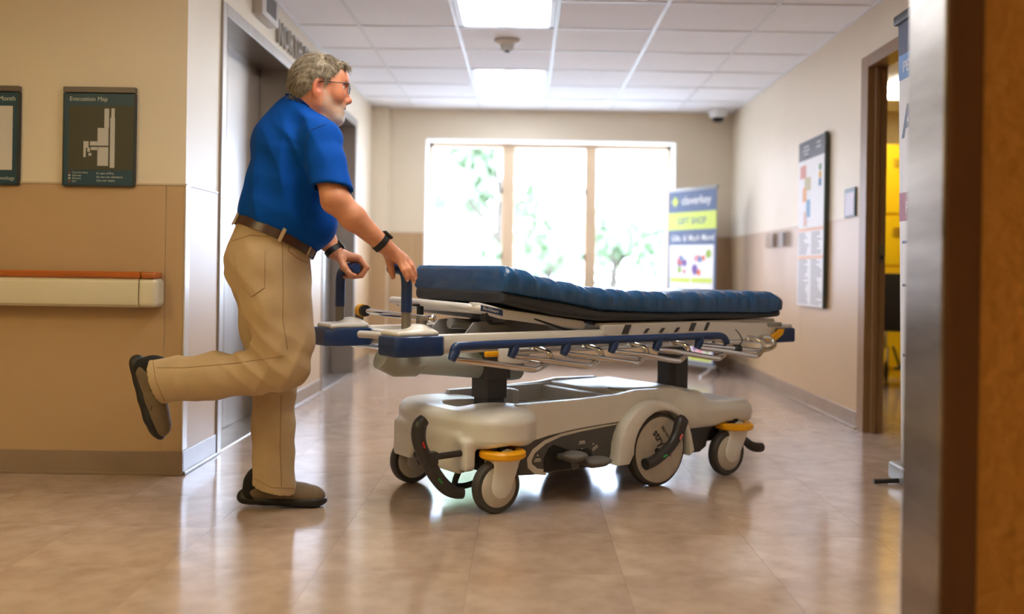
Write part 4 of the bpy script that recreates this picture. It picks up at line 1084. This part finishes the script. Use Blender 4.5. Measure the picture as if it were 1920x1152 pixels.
# ---------------------------------------------------------------- shoes (local: x toe, z up from the sole, heel at 0)
def shoe(M, mirror, shin):
    s = bpy.data.objects.new('shoe', None); COL.objects.link(s); s.parent = PE; s.matrix_local = M
    m_ = -1 if mirror else 1
    f = Field((-.03, -.08, -.03), (.335, .08, .16), .004)          # sole
    prof_ = [(.018, .0, .036, .024), (.08, .0, .038, .020), (.15, -.004 * m_, .040, .017), (.22, .0, .047, .017), (.262, .006 * m_, .043, .018), (.286, .008 * m_, .028, .020)]
    for a, b in zip(prof_[:-1], prof_[1:]):
        f.cone((a[0], a[1], a[3] + .002), (b[0], b[1], b[3] + .002), a[2], b[2], k=.01, flat=((0, 0, 1), .62))
    f.cut((0, 0, .043), (.03, 0, 1)); f.cut((0, 0, .0), (0, 0, -1), .006)
    f.cone((.004, 0, .034), (.03, 0, .03), .026, .026, k=.015)
    f.mesh('sole', M_sole, s)
    f = Field((-.03, -.07, .0), (.335, .07, .15), .004)            # upper
    f.chain([(.045, 0, .058), (.10, 0, .058), (.16, 0, .052), (.22, .002 * m_, .042), (.262, .006 * m_, .038), (.276, .006 * m_, .036)], [.042, .043, .043, .041, .036, .029], k=.012)
    f.cone((.06, 0, .06), (.105, 0, .088), .042, .036, k=.02); f.cut((0, 0, .03), (0, 0, -1))
    f.mesh('upper', M_upper, s)
    f = Field((-.04, -.07, .0), (.14, .07, .17), .004)             # knit heel and ankle sock
    f.chain([(.035, 0, .045), (.045, 0, .085), (.052, 0, .105)], [.041, .041, .040], k=.02); f.cut((.070, 0, .04), (1, 0, -.45)); f.cut((0, 0, .028), (0, 0, -1))
    f.mesh('heel_collar', M_knit, s)
    sp = [Vector((.066, 0, .075)), Vector((.080, 0, .108)), Vector((.080, 0, .108)) + shin * .09]; f = Field(*bound(sp, .06), .005); f.chain(sp, [.036, .037, .042], k=.01); f.mesh('sock', M_knit, s)
    for k in range(4):
        x_ = .138 + k * .018; z_ = .0975 - k * .0045
        MB().tube([(x_, -.024, z_ - .008), (x_ + .004, 0, z_ + .0015), (x_, .024, z_ - .008)], .0022, 8, smooth=1).build('lace', M_upper, s)
    b_ = MB()
    for sd in (-1, 1):
        b_.tube([(.115, sd * .0425, .05), (.118, sd * .0425, .066), (.14, sd * .040, .075), (.165, sd * .0415, .066), (.20, sd * .0415, .044)], .0012, 6, smooth=1)
    b_.build('seam_line', M_knit, s)['kind'] = 'stuff'
    return s
hs = Vector((-1.048 + .90, 3.655 - 3.60, .008)); td = Vector((.30, -.018 + .05, -.006)).normalized()
MS = frame(hs, td, Vector((0, 0, 1)) - td * td.z)
shoe(MS, True, Vector((.12, 0, 1)).normalized())
a0, a1 = pp(243, 682, 3.50), pp(291, 826, 3.48); td = (a1 - a0).normalized(); up_ = (pp(300, 712, 3.47) - pp(262, 728, 3.48)).normalized()
MS = frame(a0, td, up_ - td * up_.dot(td)) @ Matrix.Scale(.95, 4)
shoe(MS, False, (MS.to_3x3().inverted() @ (rs[2] - rs[3])).normalized())
# ---------------------------------------------------------------- seams and pockets laid on the trousers' own surface
from mathutils.bvhtree import BVHTree
_bv = BVHTree.FromPolygons([v.co for v in TRO.data.vertices], [tuple(p.vertices) for p in TRO.data.polygons])
def on_cloth(px, py, bv=_bv):
    o = Vector((0, 0, CH)) - PO; d = (at(px, py, 3.5) - Vector((0, 0, CH))).normalized()
    h = bv.ray_cast(o, d)
    return (h[0], h[1]) if h[0] is not None else (None, None)
def seam(pts, name='seam', r=.0011, m=M_stitch, n=14, parent=TRO, bv=_bv):
    P = []
    for a, b in zip(pts[:-1], pts[1:]):
        for k in range(n):
            t = k / n; q, nr = on_cloth(a[0] + (b[0] - a[0]) * t, a[1] + (b[1] - a[1]) * t, bv)
            if q is not None: P.append(q + nr * .0004)
    if len(P) > 2: MB().tube(P, r, 5).build(name, m, parent, auto=0)
seam([(529, 455), (531, 540), (530, 600), (540, 660)])
seam([(532, 668), (440, 682), (345, 690), (290, 690)])
seam([(527, 742), (525, 840), (528, 918)])
seam([(436, 452), (470, 441), (508, 444)])
seam([(548, 452), (540, 470), (560, 486), (578, 494)])
seam([(287, 676), (292, 715), (310, 755)], 'hem_stitch'); seam([(475, 897), (510, 915), (555, 916)], 'hem_stitch')
def pocket(poly, nu=14, nv=16):
    # poly: top-left, top-right, bottom-right, bottom tip, bottom-left
    tl, tr, br, tip, bl_ = [Vector(p) for p in poly]
    rows = []
    for j in range(nv + 1):
        t = j / nv; row = []
        for i in range(nu + 1):
            s = i / nu
            bot = bl_.lerp(tip, s * 2) if s < .5 else tip.lerp(br, s * 2 - 1)
            p = tl.lerp(tr, s).lerp(bot, t); q, nr = on_cloth(p.x, p.y)
            row.append((q, nr) if q is not None else None)
        rows.append(row)
    if any(c is None for r in rows for c in r): return
    b = MB(); V = [[b.bm.verts.new(c[0] + c[1] * (.0030 if 0 < i < nu and 0 < j < nv else .0024)) for i, c in enumerate(r)] for j, r in enumerate(rows)]
    for j in range(nv):
        for i in range(nu): b.bm.faces.new((V[j][i], V[j][i + 1], V[j + 1][i + 1], V[j + 1][i]))
    eg = [e for e in b.bm.edges if len(e.link_faces) == 1]
    r_ = bmesh.ops.extrude_edge_only(b.bm, edges=eg)
    for v in [g for g in r_['geom'] if isinstance(g, bmesh.types.BMVert)]:
        h = _bv.find_nearest(v.co); v.co = h[0] - h[1] * .002
    o = b.build('back_pocket', M_khaki, TRO, auto=50)
    P = [rows[j][1][0] + rows[j][1][1] * .0034 for j in range(nv + 1)]
    return o
pocket([(437, 472), (497, 467), (496, 540), (472, 556), (453, 535)])
seam([(437, 474), (497, 469), (496, 541), (472, 557), (453, 536), (437, 474)], 'pocket_stitch', .0014)
_bs = BVHTree.FromPolygons([v.co for v in SH.data.vertices], [tuple(p.vertices) for p in SH.data.polygons])
M_bseam = mat('blue_seam', rgb(0, 62, 132), .9)
seam([(612, 232), (585, 243), (574, 262), (572, 290), (576, 330)], 'armhole_seam', .0016, M_bseam, 10, SH, _bs)
seam([(584, 344), (610, 352), (654, 341)], 'sleeve_hem_stitch', .0013, M_bseam, 12, SH, _bs)
# ================================================================== things on the walls and ceiling
M_teal = mat('teal_sign_print', rgb(22, 62, 78), .45); M_signframe = mat('sign_frame_dark', rgb(34, 44, 46), .45); M_signtop = mat('sign_top_rail', rgb(104, 92, 80), .4)
M_olive = mat('olive_map_ground', rgb(62, 60, 46), .5); M_mapw = mat('map_plan_grey', rgb(188, 186, 182), .5); M_stext = mat('sign_text', rgb(190, 194, 190), .5); M_paper = mat('white_paper', rgb(206, 200, 194), .6)
FF = lambda x, z, y=4.168: frame((x, y, z), (1, 0, 0), (0, -1, 0))
def wall_sign(x0, x1, name, label):
    t = thing(name, label, 'wall sign', ((x0 + x1) / 2, YF, 1.455))
    w = (x1 - x0) / 2
    MB().box(-w, w, -.020, 0, -.212, .185, .002, 1).build('sign_panel', M_teal, t, smooth=False)
    MB().box(w - .004, w + .004, -.022, 0, -.212, .185, .001, 1).box(-w - .004, -w + .004, -.022, 0, -.212, .185, .001, 1).box(-w, w, -.022, 0, -.216, -.208, .001, 1).build('sign_edge', M_signframe, t, smooth=False)
    MB().box(-w - .004, w + .004, -.024, 0, .188, .212, .002, 1).build('top_rail', M_signtop, t, smooth=False)
    return t
def tx(par, body, size, x, z, m=M_stext, align='LEFT', y=-.0205, bold=0.0):
    text_mesh(body, size, frame((x, y, z), (1, 0, 0), (0, -1, 0)), .0002, align, bold).build('lettering', m, par, smooth=False)
ev = wall_sign(-1.990, -1.687, 'evacuation_map', 'teal evacuation map sign with pale building plan, above the handrail')
tx(ev, 'Evacuation Map', .026, -.128, .152)
MB().box(-.130, .148, -.0208, -.0195, -.145, .132).build('map_ground', M_olive, ev, smooth=False)
def mapr(cx0, cx1, cy0, cy1):
    k = .303 / (735 - 357)
    return ((cx0 - 546) * k, (cx1 - 546) * k, -.0213, -.0200, .212 - (cy1 - 478) * .424 / 522, .212 - (cy0 - 478) * .424 / 522)
pl = MB()
for r_ in ((575, 600, 592, 694), (612, 630, 590, 640), (607, 632, 640, 905), (540, 598, 695, 788), (540, 598, 796, 895), (500, 541, 766, 788), (465, 492, 766, 800), (465, 478, 800, 850), (486, 500, 800, 822), (505, 545, 796, 812), (492, 508, 828, 842)):
    pl.box(*mapr(*r_))
pl.build('building_plan', M_mapw, ev, smooth=False)
for i, s in enumerate(('You Are Here', 'Stairway', 'Elevator', 'Exit')): tx(ev, s, .0115, -.112, -.160 - i * .0125)
for i, s in enumerate(('In case of fire,', 'do not use elevators.', 'Use exit stairs.')): tx(ev, s, .0135, -.008, -.163 - i * .0155)
for i in range(4): MB().box(-.128, -.120, -.0212, -.0200, -.160 - i * .0125, -.153 - i * .0125).build('map_key', mat('key_red', rgb(150, 50, 45), .5) if i in (0, 3) else M_stext, ev, smooth=False)
mo = wall_sign(-2.489, -2.186, 'notice_frame', 'teal framed notice with white sheet, beside the evacuation map')
tx(mo, 'Month', .028, .140, .148, align='RIGHT'); tx(mo, 'Technology', .022, .140, -.192, align='RIGHT')
MB().box(-.14, .128, -.0212, -.0195, -.150, .125).build('notice_sheet', M_paper, mo, smooth=False)
MB().box(-.05, .052, -.0217, -.0205, -.12, -.02).build('notice_picture', mat('notice_picture_print', rgb(120, 80, 70), .6, noise=.4, nscale=30), mo, smooth=False)
# ---- handrail
M_wood = mat('orange_wood_rail', rgb(186, 100, 38), .35, noise=.25, nscale=6, stretch=(.6, 6, 6)); M_bump = mat('cream_bumper_rail', rgb(214, 204, 178), .45)
hr = thing('wall_handrail', 'cream crash rail topped by an orange wood strip, below the evacuation map', 'handrail', (-3.2, YF, .80))
prof_b = [(-.030, -.075), (-.085, -.075), (-.098, -.064), (-.103, -.045), (-.100, .030), (-.092, .0468), (-.03, .0468)]
def sweep(prof, x0, x1): return MB().prism([(y, z) for y, z in prof], Matrix(((0, 0, 1, x0), (1, 0, 0, 0), (0, 1, 0, 0), (0, 0, 0, 1))), x1 - x0)
sweep(prof_b, -1.7, 1.572).build('bumper', M_bump, hr, auto=20)
f = Field((1.55, -.125, -.10), (1.70, .01, .09), .004); f.rbox((1.605, -.052, -.013), (.045, .052, .062), .022, k=0); f.cut((1.576, 0, 0), (-1, 0, 0)); f.mesh('end_cap', M_bump, hr)
prof_w = [(-.02, .047), (-.098, .047), (-.106, .054), (-.106, .068), (-.098, .076), (-.02, .076)]
sweep(prof_w, -1.7, 1.58).build('wood_strip', M_wood, hr, auto=20)
MB().box(1.582, 1.645, -.106, -.02, .047, .076, .010, 3).build('wood_end', M_wood, hr)
for x in (-1.2, 0, 1.2): MB().box(x - .03, x + .03, -.04, -.005, -.05, .04).build('bracket', M_gg, hr, smooth=False)
# ---- letters above the elevator
M_alu = mat('brushed_letter', rgb(176, 170, 160), .35, .6)
body = 'NORTH ELEVATORS'; y = 5.645; par = None
FL = lambda yy, z: frame((XL + .012, yy, z), (0, 1, 0), (1, 0, 0))
sg = thing('wall_lettering', 'raised grey metal letters along the wall above the elevators', 'sign', (XL, 5.645, 2.215))
yy = 0
for ch in body:
    if ch == ' ': yy += .07; continue
    b_ = text_mesh(ch, .19, FL(5.645 + yy, 2.215), .010, 'LEFT', .002, .82)
    ws = [v.co.y for v in b_.bm.verts]; w_ = max(ws) - min(ws)
    b_.bm.transform(Matrix.Translation((-XL, -5.645 - (min(ws) - 5.645 - yy), -2.215))); b_.build('letter', M_alu, sg, smooth=False); yy += w_ + .022
# ---- hall lantern
ln = thing('elevator_indicator', 'small box indicator with dark screen on the wall above the first elevator', 'indicator', (XL, 5.33, 2.33))
MB().box(0, .055, -.17, .17, -.075, .08, .004, 2).build('housing', mat('indicator_housing', rgb(196, 188, 176), .4), ln)
MB().box(.0545, .057, -.09, .11, -.045, .055).build('screen', mat('indicator_screen', rgb(70, 68, 66), .2), ln, smooth=False)
# ---- smoke detector, dome camera
sd = thing('smoke_detector', 'round white smoke detector on the ceiling between the two light panels', 'smoke detector', (-.14, 6.47, H))
MB().lathe([(0, 0), (.085, 0), (.085, -.012), (.07, -.022), (.05, -.03), (0, -.03)], n=32).build('base', mat('detector_beige', rgb(196, 184, 170), .5), sd)
MB().lathe([(.048, -.028), (.04, -.06), (.03, -.07), (0, -.07)], n=24).build('sensor_head', mat('detector_head', rgb(176, 168, 158), .5), sd)
MB().lathe([(.018, -.069), (.016, -.08), (0, -.082)], n=16).build('sensor_tip', M_bk, sd)
dc = thing('dome_camera', 'white dome security camera with dark lens in the ceiling corner', 'security camera', (1.79, 9.1, H))
MB().lathe([(0, 0), (.085, 0), (.088, -.03), (.082, -.06), (.06, -.075)], n=32).build('housing', M_white, dc)
MB().lathe([(.06, -.07), (.056, -.095), (.035, -.115), (0, -.12)], n=24).build('dome', mat('smoked_dome', rgb(30, 34, 36), .1), dc)
# ---- directory board on the right wall
FR = lambda y_, z, x=XR - .024: frame((x, y_, z), (0, -1, 0), (-1, 0, 0))
di = thing('directory_board', 'tall white directory board with dark header and coloured map on the right wall', 'directory', (XR - .010, 6.60, 1.262))
MB().box(-.022, 0, -.305, .305, -.57, .575, .002, 1).build('board', mat('directory_white', rgb(218, 214, 212), .45), di, smooth=False)
MB().box(-.028, 0, -.312, -.303, -.575, .58, .001, 1).build('board_edge', mat('directory_edge', rgb(60, 66, 60), .45), di, smooth=False)
MB().box(-.0235, -.0215, -.300, .300, .44, .572).build('header', mat('directory_header', rgb(66, 62, 66), .5), di, smooth=False)
rr_ = random.Random(3)
for k, (y0, z0, w, h_, c) in enumerate(((.22, .50, .035, .05, (200, 110, 90)), (-.04, .48, .05, .05, (206, 130, 100)), (.19, .36, .14, .09, (214, 150, 136)), (.08, .27, .14, .09, (196, 186, 150)), (.15, .20, .09, .10, (224, 170, 120)), (.06, .10, .09, .12, (130, 170, 200)), (.13, .03, .07, .10, (214, 180, 170)), (-.20, .36, .05, .04, (120, 150, 110)), (-.20, .31, .05, .04, (214, 170, 70)), (-.20, .26, .05, .05, (90, 130, 170)))):
    MB().box(-.0233 - .0001 * k, -.0215, y0 - w / 2, y0 + w / 2, z0 - h_ / 2, z0 + h_ / 2).build('map_patch', mat('directory_print_%d' % k, rgb(*c), .6), di, smooth=False)
for z in (-.045, -.235): MB().box(-.0232, -.0215, -.295, .295, z - .012, z + .012).build('divider', mat('directory_divider', rgb(226, 186, 160), .6), di, smooth=False)
ln_ = MB()
for z in list(np.arange(-.07, -.22, -.0155)) + list(np.arange(-.255, -.555, -.0155)):
    for c in (.28, -.02): ln_.box(-.0230, -.0215, c - rr_.uniform(.12, .25), c, z - .0035, z + .0035)
ln_.build('directory_lines', mat('directory_text', rgb(140, 136, 136), .6), di, smooth=False)['kind'] = 'stuff'
hl_ = MB()
for z, c, w in ((.53, .12, .12), (.505, .12, .16), (.48, .12, .10), (.53, -.16, .08), (.50, -.16, .1)): hl_.box(-.0242, -.0232, c - w / 2, c + w / 2, z - .006, z + .006)
hl_.build('header_lines', mat('header_text', rgb(180, 176, 174), .6), di, smooth=False)['kind'] = 'stuff'
rs_ = thing('room_sign', 'small framed room sign with pale sheet beside the brown door frame', 'sign', (XR, 5.87, 1.347))
MB().box(-.014, 0, -.095, .095, -.088, .088, .002, 1).build('frame', mat('room_sign_frame', rgb(62, 74, 78), .4), rs_, smooth=False); MB().box(-.0152, -.0135, -.078, .07, -.075, .06).build('sheet', mat('room_sign_sheet', rgb(214, 206, 222), .5), rs_, smooth=False)
sh = thing('brochure_holder', 'clear acrylic holder on the right wall between the corner and the directory board', 'holder', (XR, 7.48, 1.175))
G_acr = glass_mat('clear_acrylic', .16, (.93, .93, .94, 1))
MB().box(-.045, -.004, -.30, .30, -.06, .055, .003, 1).build('acrylic_tray', G_acr, sh, smooth=False)
MB().box(-.03, -.008, -.14, -.09, -.05, .05).build('label_card', M_paper, sh, smooth=False); MB().box(-.03, -.008, .14, .17, -.05, .05).build('label_card', M_paper, sh, smooth=False)
# ---- gift shop banner by the window
A_, B_ = Vector((1.335, 9.05, 0)), Vector((1.665, 8.45, 0)); xd = (B_ - A_).normalized(); nd = Vector((0, 0, 1)).cross(xd) * -1
gb = thing('standing_banner', 'navy and lime gift shop banner on a stand beside the window', 'banner', tuple((A_ + B_) / 2), 0)
BMx = frame((0, 0, .10), xd, xd.cross(Vector((0, 0, 1)))); hw = (B_ - A_).length / 2
def bp(x0, x1, z0, z1, d, m, name): MB().box(x0, x1, z0, z1, d - .0012, d, M=BMx).build(name, m, gb, smooth=False)
M_navy = mat('banner_navy', rgb(36, 62, 106), .4); M_lime = mat('banner_lime', rgb(196, 214, 60), .45); M_bw = mat('banner_white', rgb(232, 230, 230), .4)
bp(-hw, hw, 0, 1.565, .004, M_navy, 'banner_sheet'); bp(-hw, hw, 1.20, 1.36, .0052, M_lime, 'lime_band')
bp(-hw + .03, hw - .03, .02, 1.06, .0052, M_bw, 'picture_field')
M_l2 = mat('banner_letter_white', rgb(236, 236, 236), .5)
def btx(s, size, x, z, m, al='CENTER', d=.0056): text_mesh(s, size, BMx @ Matrix.Translation((x, z, d)), .0003, al, .001).build('lettering', m, gb, smooth=False)
btx('cloverkey', .105, .06, 1.43, M_l2); btx('GIFT SHOP', .085, .0, 1.25, M_navy); [btx(w_, .072, x_, 1.10, M_l2, 'LEFT') for w_, x_ in (('Gifts', -.29), ('&', -.115), ('Much', -.04), ('More!', .145))]
MB().lathe([(0, 0), (.045, 0), (.05, .002), (0, .0022)], n=4).build('clover_logo', M_lime, gb).matrix_local = BMx @ Matrix.Translation((-.24, 1.46, .0045))
pr = random.Random(11); pal = [(220, 110, 60), (200, 60, 70), (230, 170, 60), (120, 90, 160), (90, 140, 190), (150, 180, 60), (235, 150, 160)]
for r_ in range(3):
    for c in range(2):
        x0 = -.30 + c * .305; z0 = .72 - r_ * .345
        bp(x0, x0 + .29, z0, z0 + .045, .0062, M_lime, 'caption_band')
        for k in range(9):
            cx_, cz = x0 + pr.uniform(.05, .24), z0 + pr.uniform(.09, .26); s_ = pr.uniform(.018, .045)
            cc_ = pr.choice(pal)
            MB().lathe([(0, 0), (s_, 0), (s_, .001), (0, .0012)], n=10).build('picture_patch', mat('picture_%d_%d_%d' % cc_, rgb(*cc_), .6), gb).matrix_local = BMx @ Matrix.Translation((cx_, cz, .0053 + k * .0002))
[MB().box(-hw - .01, hw + .01, z_, z_ + .03, -.012, .012, .004, M=BMx).build('banner_bar', M_gg, gb) for z_ in (-.025, 1.55)]
MB().tube([BMx @ Vector((.05, .0, -.20)), BMx @ Vector((.12, .7, -.09)), BMx @ Vector((.10, 1.3, -.03)), BMx @ Vector((0, 1.56, -.01))], .008, 8, smooth=2).build('back_pole', M_bk, gb)
for x in (-hw + .05, hw - .05):
    MB().tube([BMx @ Vector((x, -.02, 0)), BMx @ Vector((x, -.05, .03)), BMx @ Vector((x, -.093, .12))], .008, 8).build('stand_leg', M_chr, gb)
MB().tube([BMx @ Vector((.05, .0, -.2)), BMx @ Vector((.08, -.093, -.28))], .011, 8).build('stand_leg', M_bk, gb)
# ---- tall roll-up banner before the door
rb = thing('roll_up_banner', 'tall white roll-up banner with navy top and large letter, before the locker room door', 'banner', (1.665, 3.92, 0))
lean = math.radians(-1.2)
RM = Matrix.Rotation(lean, 4, 'Y') @ frame((.03, .415, 0), (0, -1, 0), (-1, 0, 0))
def rp(x0, x1, z0, z1, d, m, name): MB().box(x0, x1, z0, z1, d - .0012, d, M=RM).build(name, m, rb, smooth=False)
M_rw = mat('banner_sheet_white', rgb(214, 210, 206), .5); M_rn = mat('banner_sheet_navy', rgb(62, 70, 100), .5); M_rl = mat('banner_sheet_blue', rgb(96, 140, 196), .5); M_rm = mat('banner_sheet_maroon', rgb(150, 62, 78), .5)
rp(0, .83, .06, 2.03, .0, M_rw, 'banner_sheet'); rp(0, .83, 1.885, 2.03, .0013, M_rn, 'navy_band'); rp(0, .83, 1.775, 1.885, .0013, M_rl, 'blue_band'); rp(0, .83, 1.15, 1.275, .0013, M_rm, 'maroon_band')
text_mesh('A', .20, RM @ Matrix.Translation((.035, 1.52, .0005)), .0006, 'LEFT', .004).build('lettering', M_rn, rb, smooth=False)
text_mesh('PENN', .07, RM @ Matrix.Translation((.05, 1.805, .0016)), .0004).build('lettering', M_rw, rb, smooth=False)
text_mesh('F', .07, RM @ Matrix.Translation((.07, 1.185, .0016)), .0004).build('lettering', M_rw, rb, smooth=False)
for z in (.55, .86, 1.05): rp(.03, .30, z, z + .012, .0013, M_rn, 'print_line')
MB().box(-.015, .845, 2.025, 2.065, -.018, .018, .004, M=RM).build('top_bar', M_bk, rb)
MB().box(-.02, .85, .0, .08, -.05, .06, .015, 3).build('base_cassette', M_gg, rb).matrix_local = frame((.035, .415, 0), (0, -1, 0), (-1, 0, 0)) @ Matrix(((1, 0, 0, 0), (0, 1, 0, 0), (0, 0, 1, 0), (0, 0, 0, 1)))
MB().tube([(.035, .30, .02), (-.08, .31, .012), (-.13, .31, .010)], .010, 8).build('base_foot', M_bk, rb)
MB().tube([(.035, -.30, .02), (-.08, -.31, .012), (-.13, -.31, .010)], .010, 8).build('base_foot', M_bk, rb)
# ---- lockers and wheelchair in the room beyond
M_ylk = mat('yellow_locker_enamel', rgb(246, 196, 10), .4)
for k in range(5):
    x0 = 2.86 + k * .31
    lk = thing('locker', ('yellow metal locker nearest the locker room door side', 'yellow metal locker behind the wheelchair', 'yellow metal locker, middle of the row', 'yellow metal locker, next to last in the row', 'yellow metal locker at the far end of the row')[k], 'locker', (x0 + .155, 8.80, 0), 0, 'yellow lockers in the room beyond the door')
    MB().box(-.152, .152, -.18, .22, .0, 2.08, .003, 1).build('body', M_ylk, lk, smooth=False)
    for z0, z1 in ((.10, .98), (1.0, 1.44), (1.46, 2.05)):
        d_ = MB().box(-.14, .14, -.198, -.18, z0, z1, .004, 1).build('door', M_ylk, lk, smooth=False)
        for i in range(4): MB().box(-.07, .07, -.204, -.197, z1 - .18 + i * .022, z1 - .172 + i * .022).build('vent', mat('vent_shadow', rgb(150, 110, 10), .6), d_, smooth=False)
        MB().box(.09, .11, -.215, -.197, (z0 + z1) / 2 - .05, (z0 + z1) / 2 + .05, .003).build('handle', M_gg, d_)
wc = thing('wheelchair', 'black wheelchair with chrome frame standing in front of the yellow lockers', 'wheelchair', (3.14, 7.85, 0), math.radians(62))
# local x forward
for s_ in (-1, 1):
    MB().lathe([(.275, -.018), (.300, -.014), (.305, 0), (.300, .014), (.275, .018)], (0, s_ * .27, .305), (0, 1, 0), 40).build('wheel_tyre', M_bk, wc)
    sp = MB()
    for k in range(12): sp.cyl((0, s_ * .27, .305), (.28 * math.cos(k * PI / 6), s_ * .27, .305 + .28 * math.sin(k * PI / 6)), .0025, n=6)
    sp.cyl((0, s_ * .24, .305), (0, s_ * .30, .305), .025).build('wheel_spokes', M_gg, wc)
    MB().tube([(.255 * math.cos(2 * PI * k / 32), s_ * .30, .305 + .255 * math.sin(2 * PI * k / 32)) for k in range(33)], .008, 8, cap=False).build('hand_rim', M_chr, wc)
    MB().lathe([(.06, -.012), (.085, -.01), (.09, 0), (.085, .01), (.06, .012)], (.42, s_ * .25, .09), (0, 1, 0), 24).build('caster_wheel', M_bk, wc)
    MB().tube([(-.10, s_ * .24, .28), (-.10, s_ * .24, .90), (-.12, s_ * .24, .97), (-.20, s_ * .24, .985)], .012, 10, smooth=1).tube([(-.10, s_ * .24, .30), (.42, s_ * .24, .30), (.44, s_ * .25, .12)], .012, 10).tube([(-.10, s_ * .24, .70), (.25, s_ * .24, .70), (.30, s_ * .24, .66), (.30, s_ * .24, .30)], .012, 10, smooth=1).build('side_frame', M_chr, wc)
    MB().cyl((-.20, s_ * .24, .985), (-.13, s_ * .24, .975), .017).build('hand_grip', M_bk, wc)
    MB().box(-.05, .22, s_ * .24 - .02, s_ * .24 + .02, .71, .74, .01).build('armrest', M_bk, wc)
    MB().box(.50, .66, s_ * .13 - .07, s_ * .13 + .07, .10, .115, .004).cyl((.44, s_ * .2, .30), (.55, s_ * .15, .11), .01).build('footrest', M_bk, wc)
MB().box(-.115, -.095, -.235, .235, .46, .93, .008).build('backrest', M_bk, wc)
MB().box(-.09, .36, -.235, .235, .46, .50, .012).build('seat', M_bk, wc)
# ================================================================== outdoors beyond the window
M_pale_ground = mat('bounce_ground', rgb(192, 192, 189), .9, noise=.1, nscale=.6); M_leaf = mat('leaf_green', rgb(150, 168, 128), .7, noise=.3, nscale=1.2); M_bark = mat('bark', rgb(96, 84, 70), .9, noise=.3, nscale=6)  # ground colour made pale to bounce skylight up to the corridor ceiling
gr = struct(MB().box(-40, 40, 9.8, 60, -3.6, -3.5).build('ground_outside', M_pale_ground, smooth=False))
tr_ = random.Random(21)
def tree(x, y, h, cr_, n, label):
    t = thing('tree', label, 'tree', (x, y, -3.5), 0, 'trees outside the window')
    MB().tube([(0, 0, 0), (.08, .05, h * .4), (-.1, 0, h * .7), (.05, 0, h * .9)], [.22, .17, .11, .05], 10, smooth=1).build('trunk', M_bark, t)
    br = MB()
    for k in range(6):
        a = k * 1.05 + .3; z = h * (.4 + .08 * k); br.tube([(0, 0, z), (math.cos(a) * cr_ * .5, math.sin(a) * cr_ * .5, z + h * .12), (math.cos(a) * cr_ * .8, math.sin(a) * cr_ * .8, z + h * .16)], [.07, .045, .02], 6, smooth=1)
    br.build('branches', M_bark, t)
    b = bmesh.new(); cl = [(tr_.uniform(-.75, .75) * cr_, tr_.uniform(-.75, .75) * cr_, h * tr_.uniform(.42, 1.0), tr_.uniform(.28, .5) * cr_) for _ in range(16)]
    for k in range(n):
        c = cl[k % 16]; d = Vector((tr_.gauss(0, 1), tr_.gauss(0, 1), tr_.gauss(0, 1))).normalized() * c[3] * tr_.random() ** .4
        p = Vector(c[:3]) + d; s = tr_.uniform(.09, .17); M = Matrix.Translation(p) @ Euler((tr_.uniform(0, 6), tr_.uniform(0, 6), tr_.uniform(0, 6))).to_matrix().to_4x4()
        b.faces.new([b.verts.new(M @ Vector(q)) for q in ((-s, 0, 0), (0, -s * .55, 0), (s, 0, 0), (0, s * .55, .03))])
    me = bpy.data.meshes.new('foliage'); b.to_mesh(me); b.free(); o = mesh_obj('foliage', me, M_leaf, t, False); o['kind'] = 'stuff'
tree(-.45, 20.0, 7.6, 1.35, 3400, 'green leafy tree seen through the window, before the pale building')
tree(2.3, 24.5, 5.7, 1.5, 2600, 'lower leafy tree seen through the right window pane')
tree(4.6, 30.0, 4.8, 1.8, 2200, 'low leafy tree farther off, behind the standing banner')
tree(.9, 33.0, 5.6, 1.8, 2600, 'farthest leafy tree seen between the window mullions')
M_bw2 = mat('pale_building_wall', rgb(226, 206, 196), .7); M_bwin = mat('building_window', rgb(120, 140, 160), .2)
bd = thing('building', 'pale building with blue sign outside, seen through the window beside the trees', 'building', (-3.5, 27, -3.5))
MB().box(-26, 2.1, 0, 8, 0, 16).build('wall', M_bw2, bd, smooth=False); MB().box(-26.1, 2.2, -.1, 8.1, 16, 16.4).build('parapet', M_bw2, bd, smooth=False)  # unseen left length and extra height added to screen sky from the right wall
for i in range(-6, 4):
    for j in range(5):
        w_ = MB().box(-4.4 + i * 1.6, -3.5 + i * 1.6, -.06, .02, 1 + j * 2.4, 2.4 + j * 2.4).build('window', M_bw2, bd, smooth=False)
        MB().box(-4.32 + i * 1.6, -3.58 + i * 1.6, -.08, -.05, 1.08 + j * 2.4, 2.32 + j * 2.4).build('pane', M_bwin, w_, smooth=False)
MB().box(.75, 1.35, -.16, -.04, 6.1, 6.9, .02).build('sign', mat('building_sign_blue', rgb(70, 96, 180), .5), bd, smooth=False)
